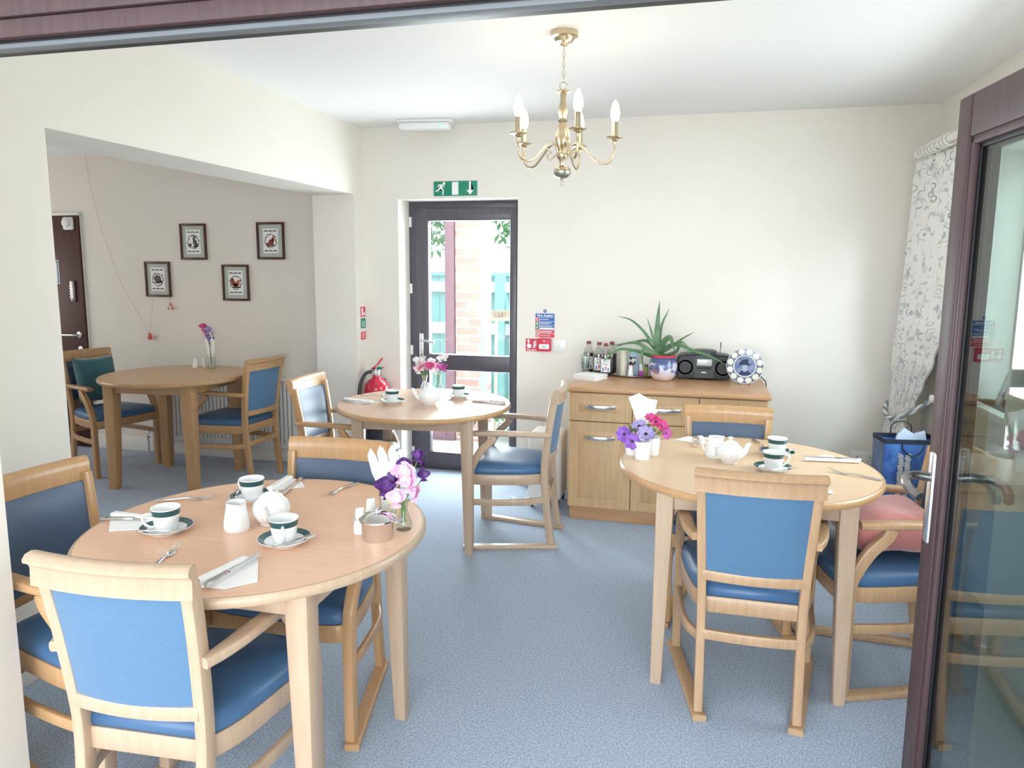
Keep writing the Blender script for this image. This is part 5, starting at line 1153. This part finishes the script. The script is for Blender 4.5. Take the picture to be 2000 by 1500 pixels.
obj('silver_branch', bm, mat('silver foil', (.7, .72, .75), .25, .8), t)
bm = NB(); prism(bm, [(-.06, 0), (.05, 0), (.02, .05), (-.02, .075), (-.05, .04)], .012, Matrix.Translation((0, 0, bh - .03)) @ Matrix.Rotation(pi / 2, 4, 'X')); prism(bm, [(.02, 0), (.1, 0), (.09, .045), (.04, .03)], .01, Matrix.Translation((0, .03, bh - .02)) @ Matrix.Rotation(pi / 2, 4, 'X')); obj('tissue_paper', bm, mat('pale blue tissue', (.50, .58, .72), .7), t)
for s in (-1, 1):
    bm = NB(); tube(bm, cr([(-.05, s * bd * 1.05, bh - .01), (-.045, s * bd * 1.1, bh - .05 if s < 0 else bh + .04), (0, s * bd * 1.12, bh - .08 if s < 0 else bh + .06), (.045, s * bd * 1.1, bh - .05 if s < 0 else bh + .04), (.05, s * bd * 1.05, bh - .01)]), .003, 8); obj('cord_handle', bm, M_BLACK, t)
t = thing('framed_photo', 'small framed photograph on the window sill behind the glass door', 'picture frame', (1.36, 3.74, WZ0), rad(-105))
A = Matrix.Rotation(rad(-14), 4, 'X')
bm = NB()
for a in ((-.06, -.048, 0, .15), (.048, .06, 0, .15), (-.048, .048, 0, .012), (-.048, .048, .138, .15)): box(bm, a[0], a[1], -.006, .008, a[2], a[3], .002, A)
obj('frame', bm, M_DKSTEEL, t)
bm = NB(); box(bm, -.049, .049, -.001, .004, .011, .139, 0, A); obj('print', bm, mat('grey photo print', (.25, .25, .22), .4, noise=((30, 30, 30), (.6, .6, .55), .35, .65)), t)
bm = NB(); sweep(bm, [(0, .03, .10), (0, .075, .003)], rrect(.03, .004, .001), up=(0, 1, 0)); obj('strut', bm, M_DKSTEEL, t)

# ------------------------------------------------------------------ light, sky and camera
w = bpy.data.worlds.new('World'); sc.world = w; w.use_nodes = True
bg = w.node_tree.nodes['Background']; bg.inputs['Color'].default_value = (.86, .92, 1.0, 1); bg.inputs['Strength'].default_value = 3.4
def area(name, loc, rot, sx, sy, power, col=(1, 1, 1), portal=False):
    l = bpy.data.lights.new(name, 'AREA'); l.shape = 'RECTANGLE'; l.size = sx; l.size_y = sy; l.energy = power; l.color = col; l.cycles.is_portal = portal
    o = bpy.data.objects.new(name, l); COL.objects.link(o); o.location = loc; o.rotation_euler = rot; return o
DAY = (.945, .955, 1.0)
area('opening_portal', (-.43, 1.30, 1.0), (pi / 2, 0, 0), 2.35, 2.0, 1, portal=True)            # emits towards +y
area('exit_portal', (-1.58, 5.06, .97), (-pi / 2, 0, 0), .9, 2.0, 1, portal=True)               # towards -y
area('window_portal', (1.60, 3.10, 1.45), (0, pi / 2, 0), 1.2, 1.6, 1, portal=True)            # towards -x
area('window_daylight', (1.75, 3.1, 1.62), (0, rad(82), 0), 1.3, 1.6, 34, DAY)
l_ = area('window_sky_glow', (2.6, .3, 2.60), (0, 0, 0), 0.6, 0.6, 150, (.72, .87, 1.0)); l_.rotation_euler = V((-1.8, 4.47, -1.75)).to_track_quat('-Z', 'Y').to_euler()
area('exit_daylight', (-1.58, 5.25, 1.1), (-pi / 2, 0, 0), .9, 1.8, 75, DAY)
area('next_room_fill', (-6.4, 3.1, 1.4), (0, -pi / 2, 0), 1.3, 2.2, 20, (1, .95, .9))  # lamp added to brighten the next room, no window modelled there
area('rear_fill', (-.4, -2.5, 1.35), (pi / 2, 0, 0), 3.8, 1.9, 88, (.82, .925, 1.0))  # fill lamp added behind the camera, standing in for daylight from there
cam = bpy.data.cameras.new('Camera'); co = bpy.data.objects.new('Camera', cam); COL.objects.link(co)
cam.sensor_width = 36; cam.lens = 1426.888 / 2000 * 36; cam.shift_y = -24.739 / 2000; cam.clip_start = .02
M3 = [[.9699425402487545, .24325759354192295, .006100147538041871], [-.04014855239500506, .13525852668987615, .9899965781245256], [-.23999908824072394, .9604847079167251, -.14095943920768317]]
R3 = Matrix((M3[0], M3[1], [-x for x in M3[2]])).transposed()
co.matrix_world = Matrix.Translation((0, 0, 1.48529)) @ R3.to_4x4()
sc.camera = co
sc.view_settings.view_transform = 'Standard'; sc.view_settings.look = 'None'; sc.view_settings.gamma = 1; sc.view_settings.use_curve_mapping = False
sc.view_settings.exposure = 0.42
sc.cycles.max_bounces = 12; sc.cycles.diffuse_bounces = 6; sc.cycles.transparent_max_bounces = 16; sc.cycles.sample_clamp_indirect = 6
sc.cycles.use_denoising = True
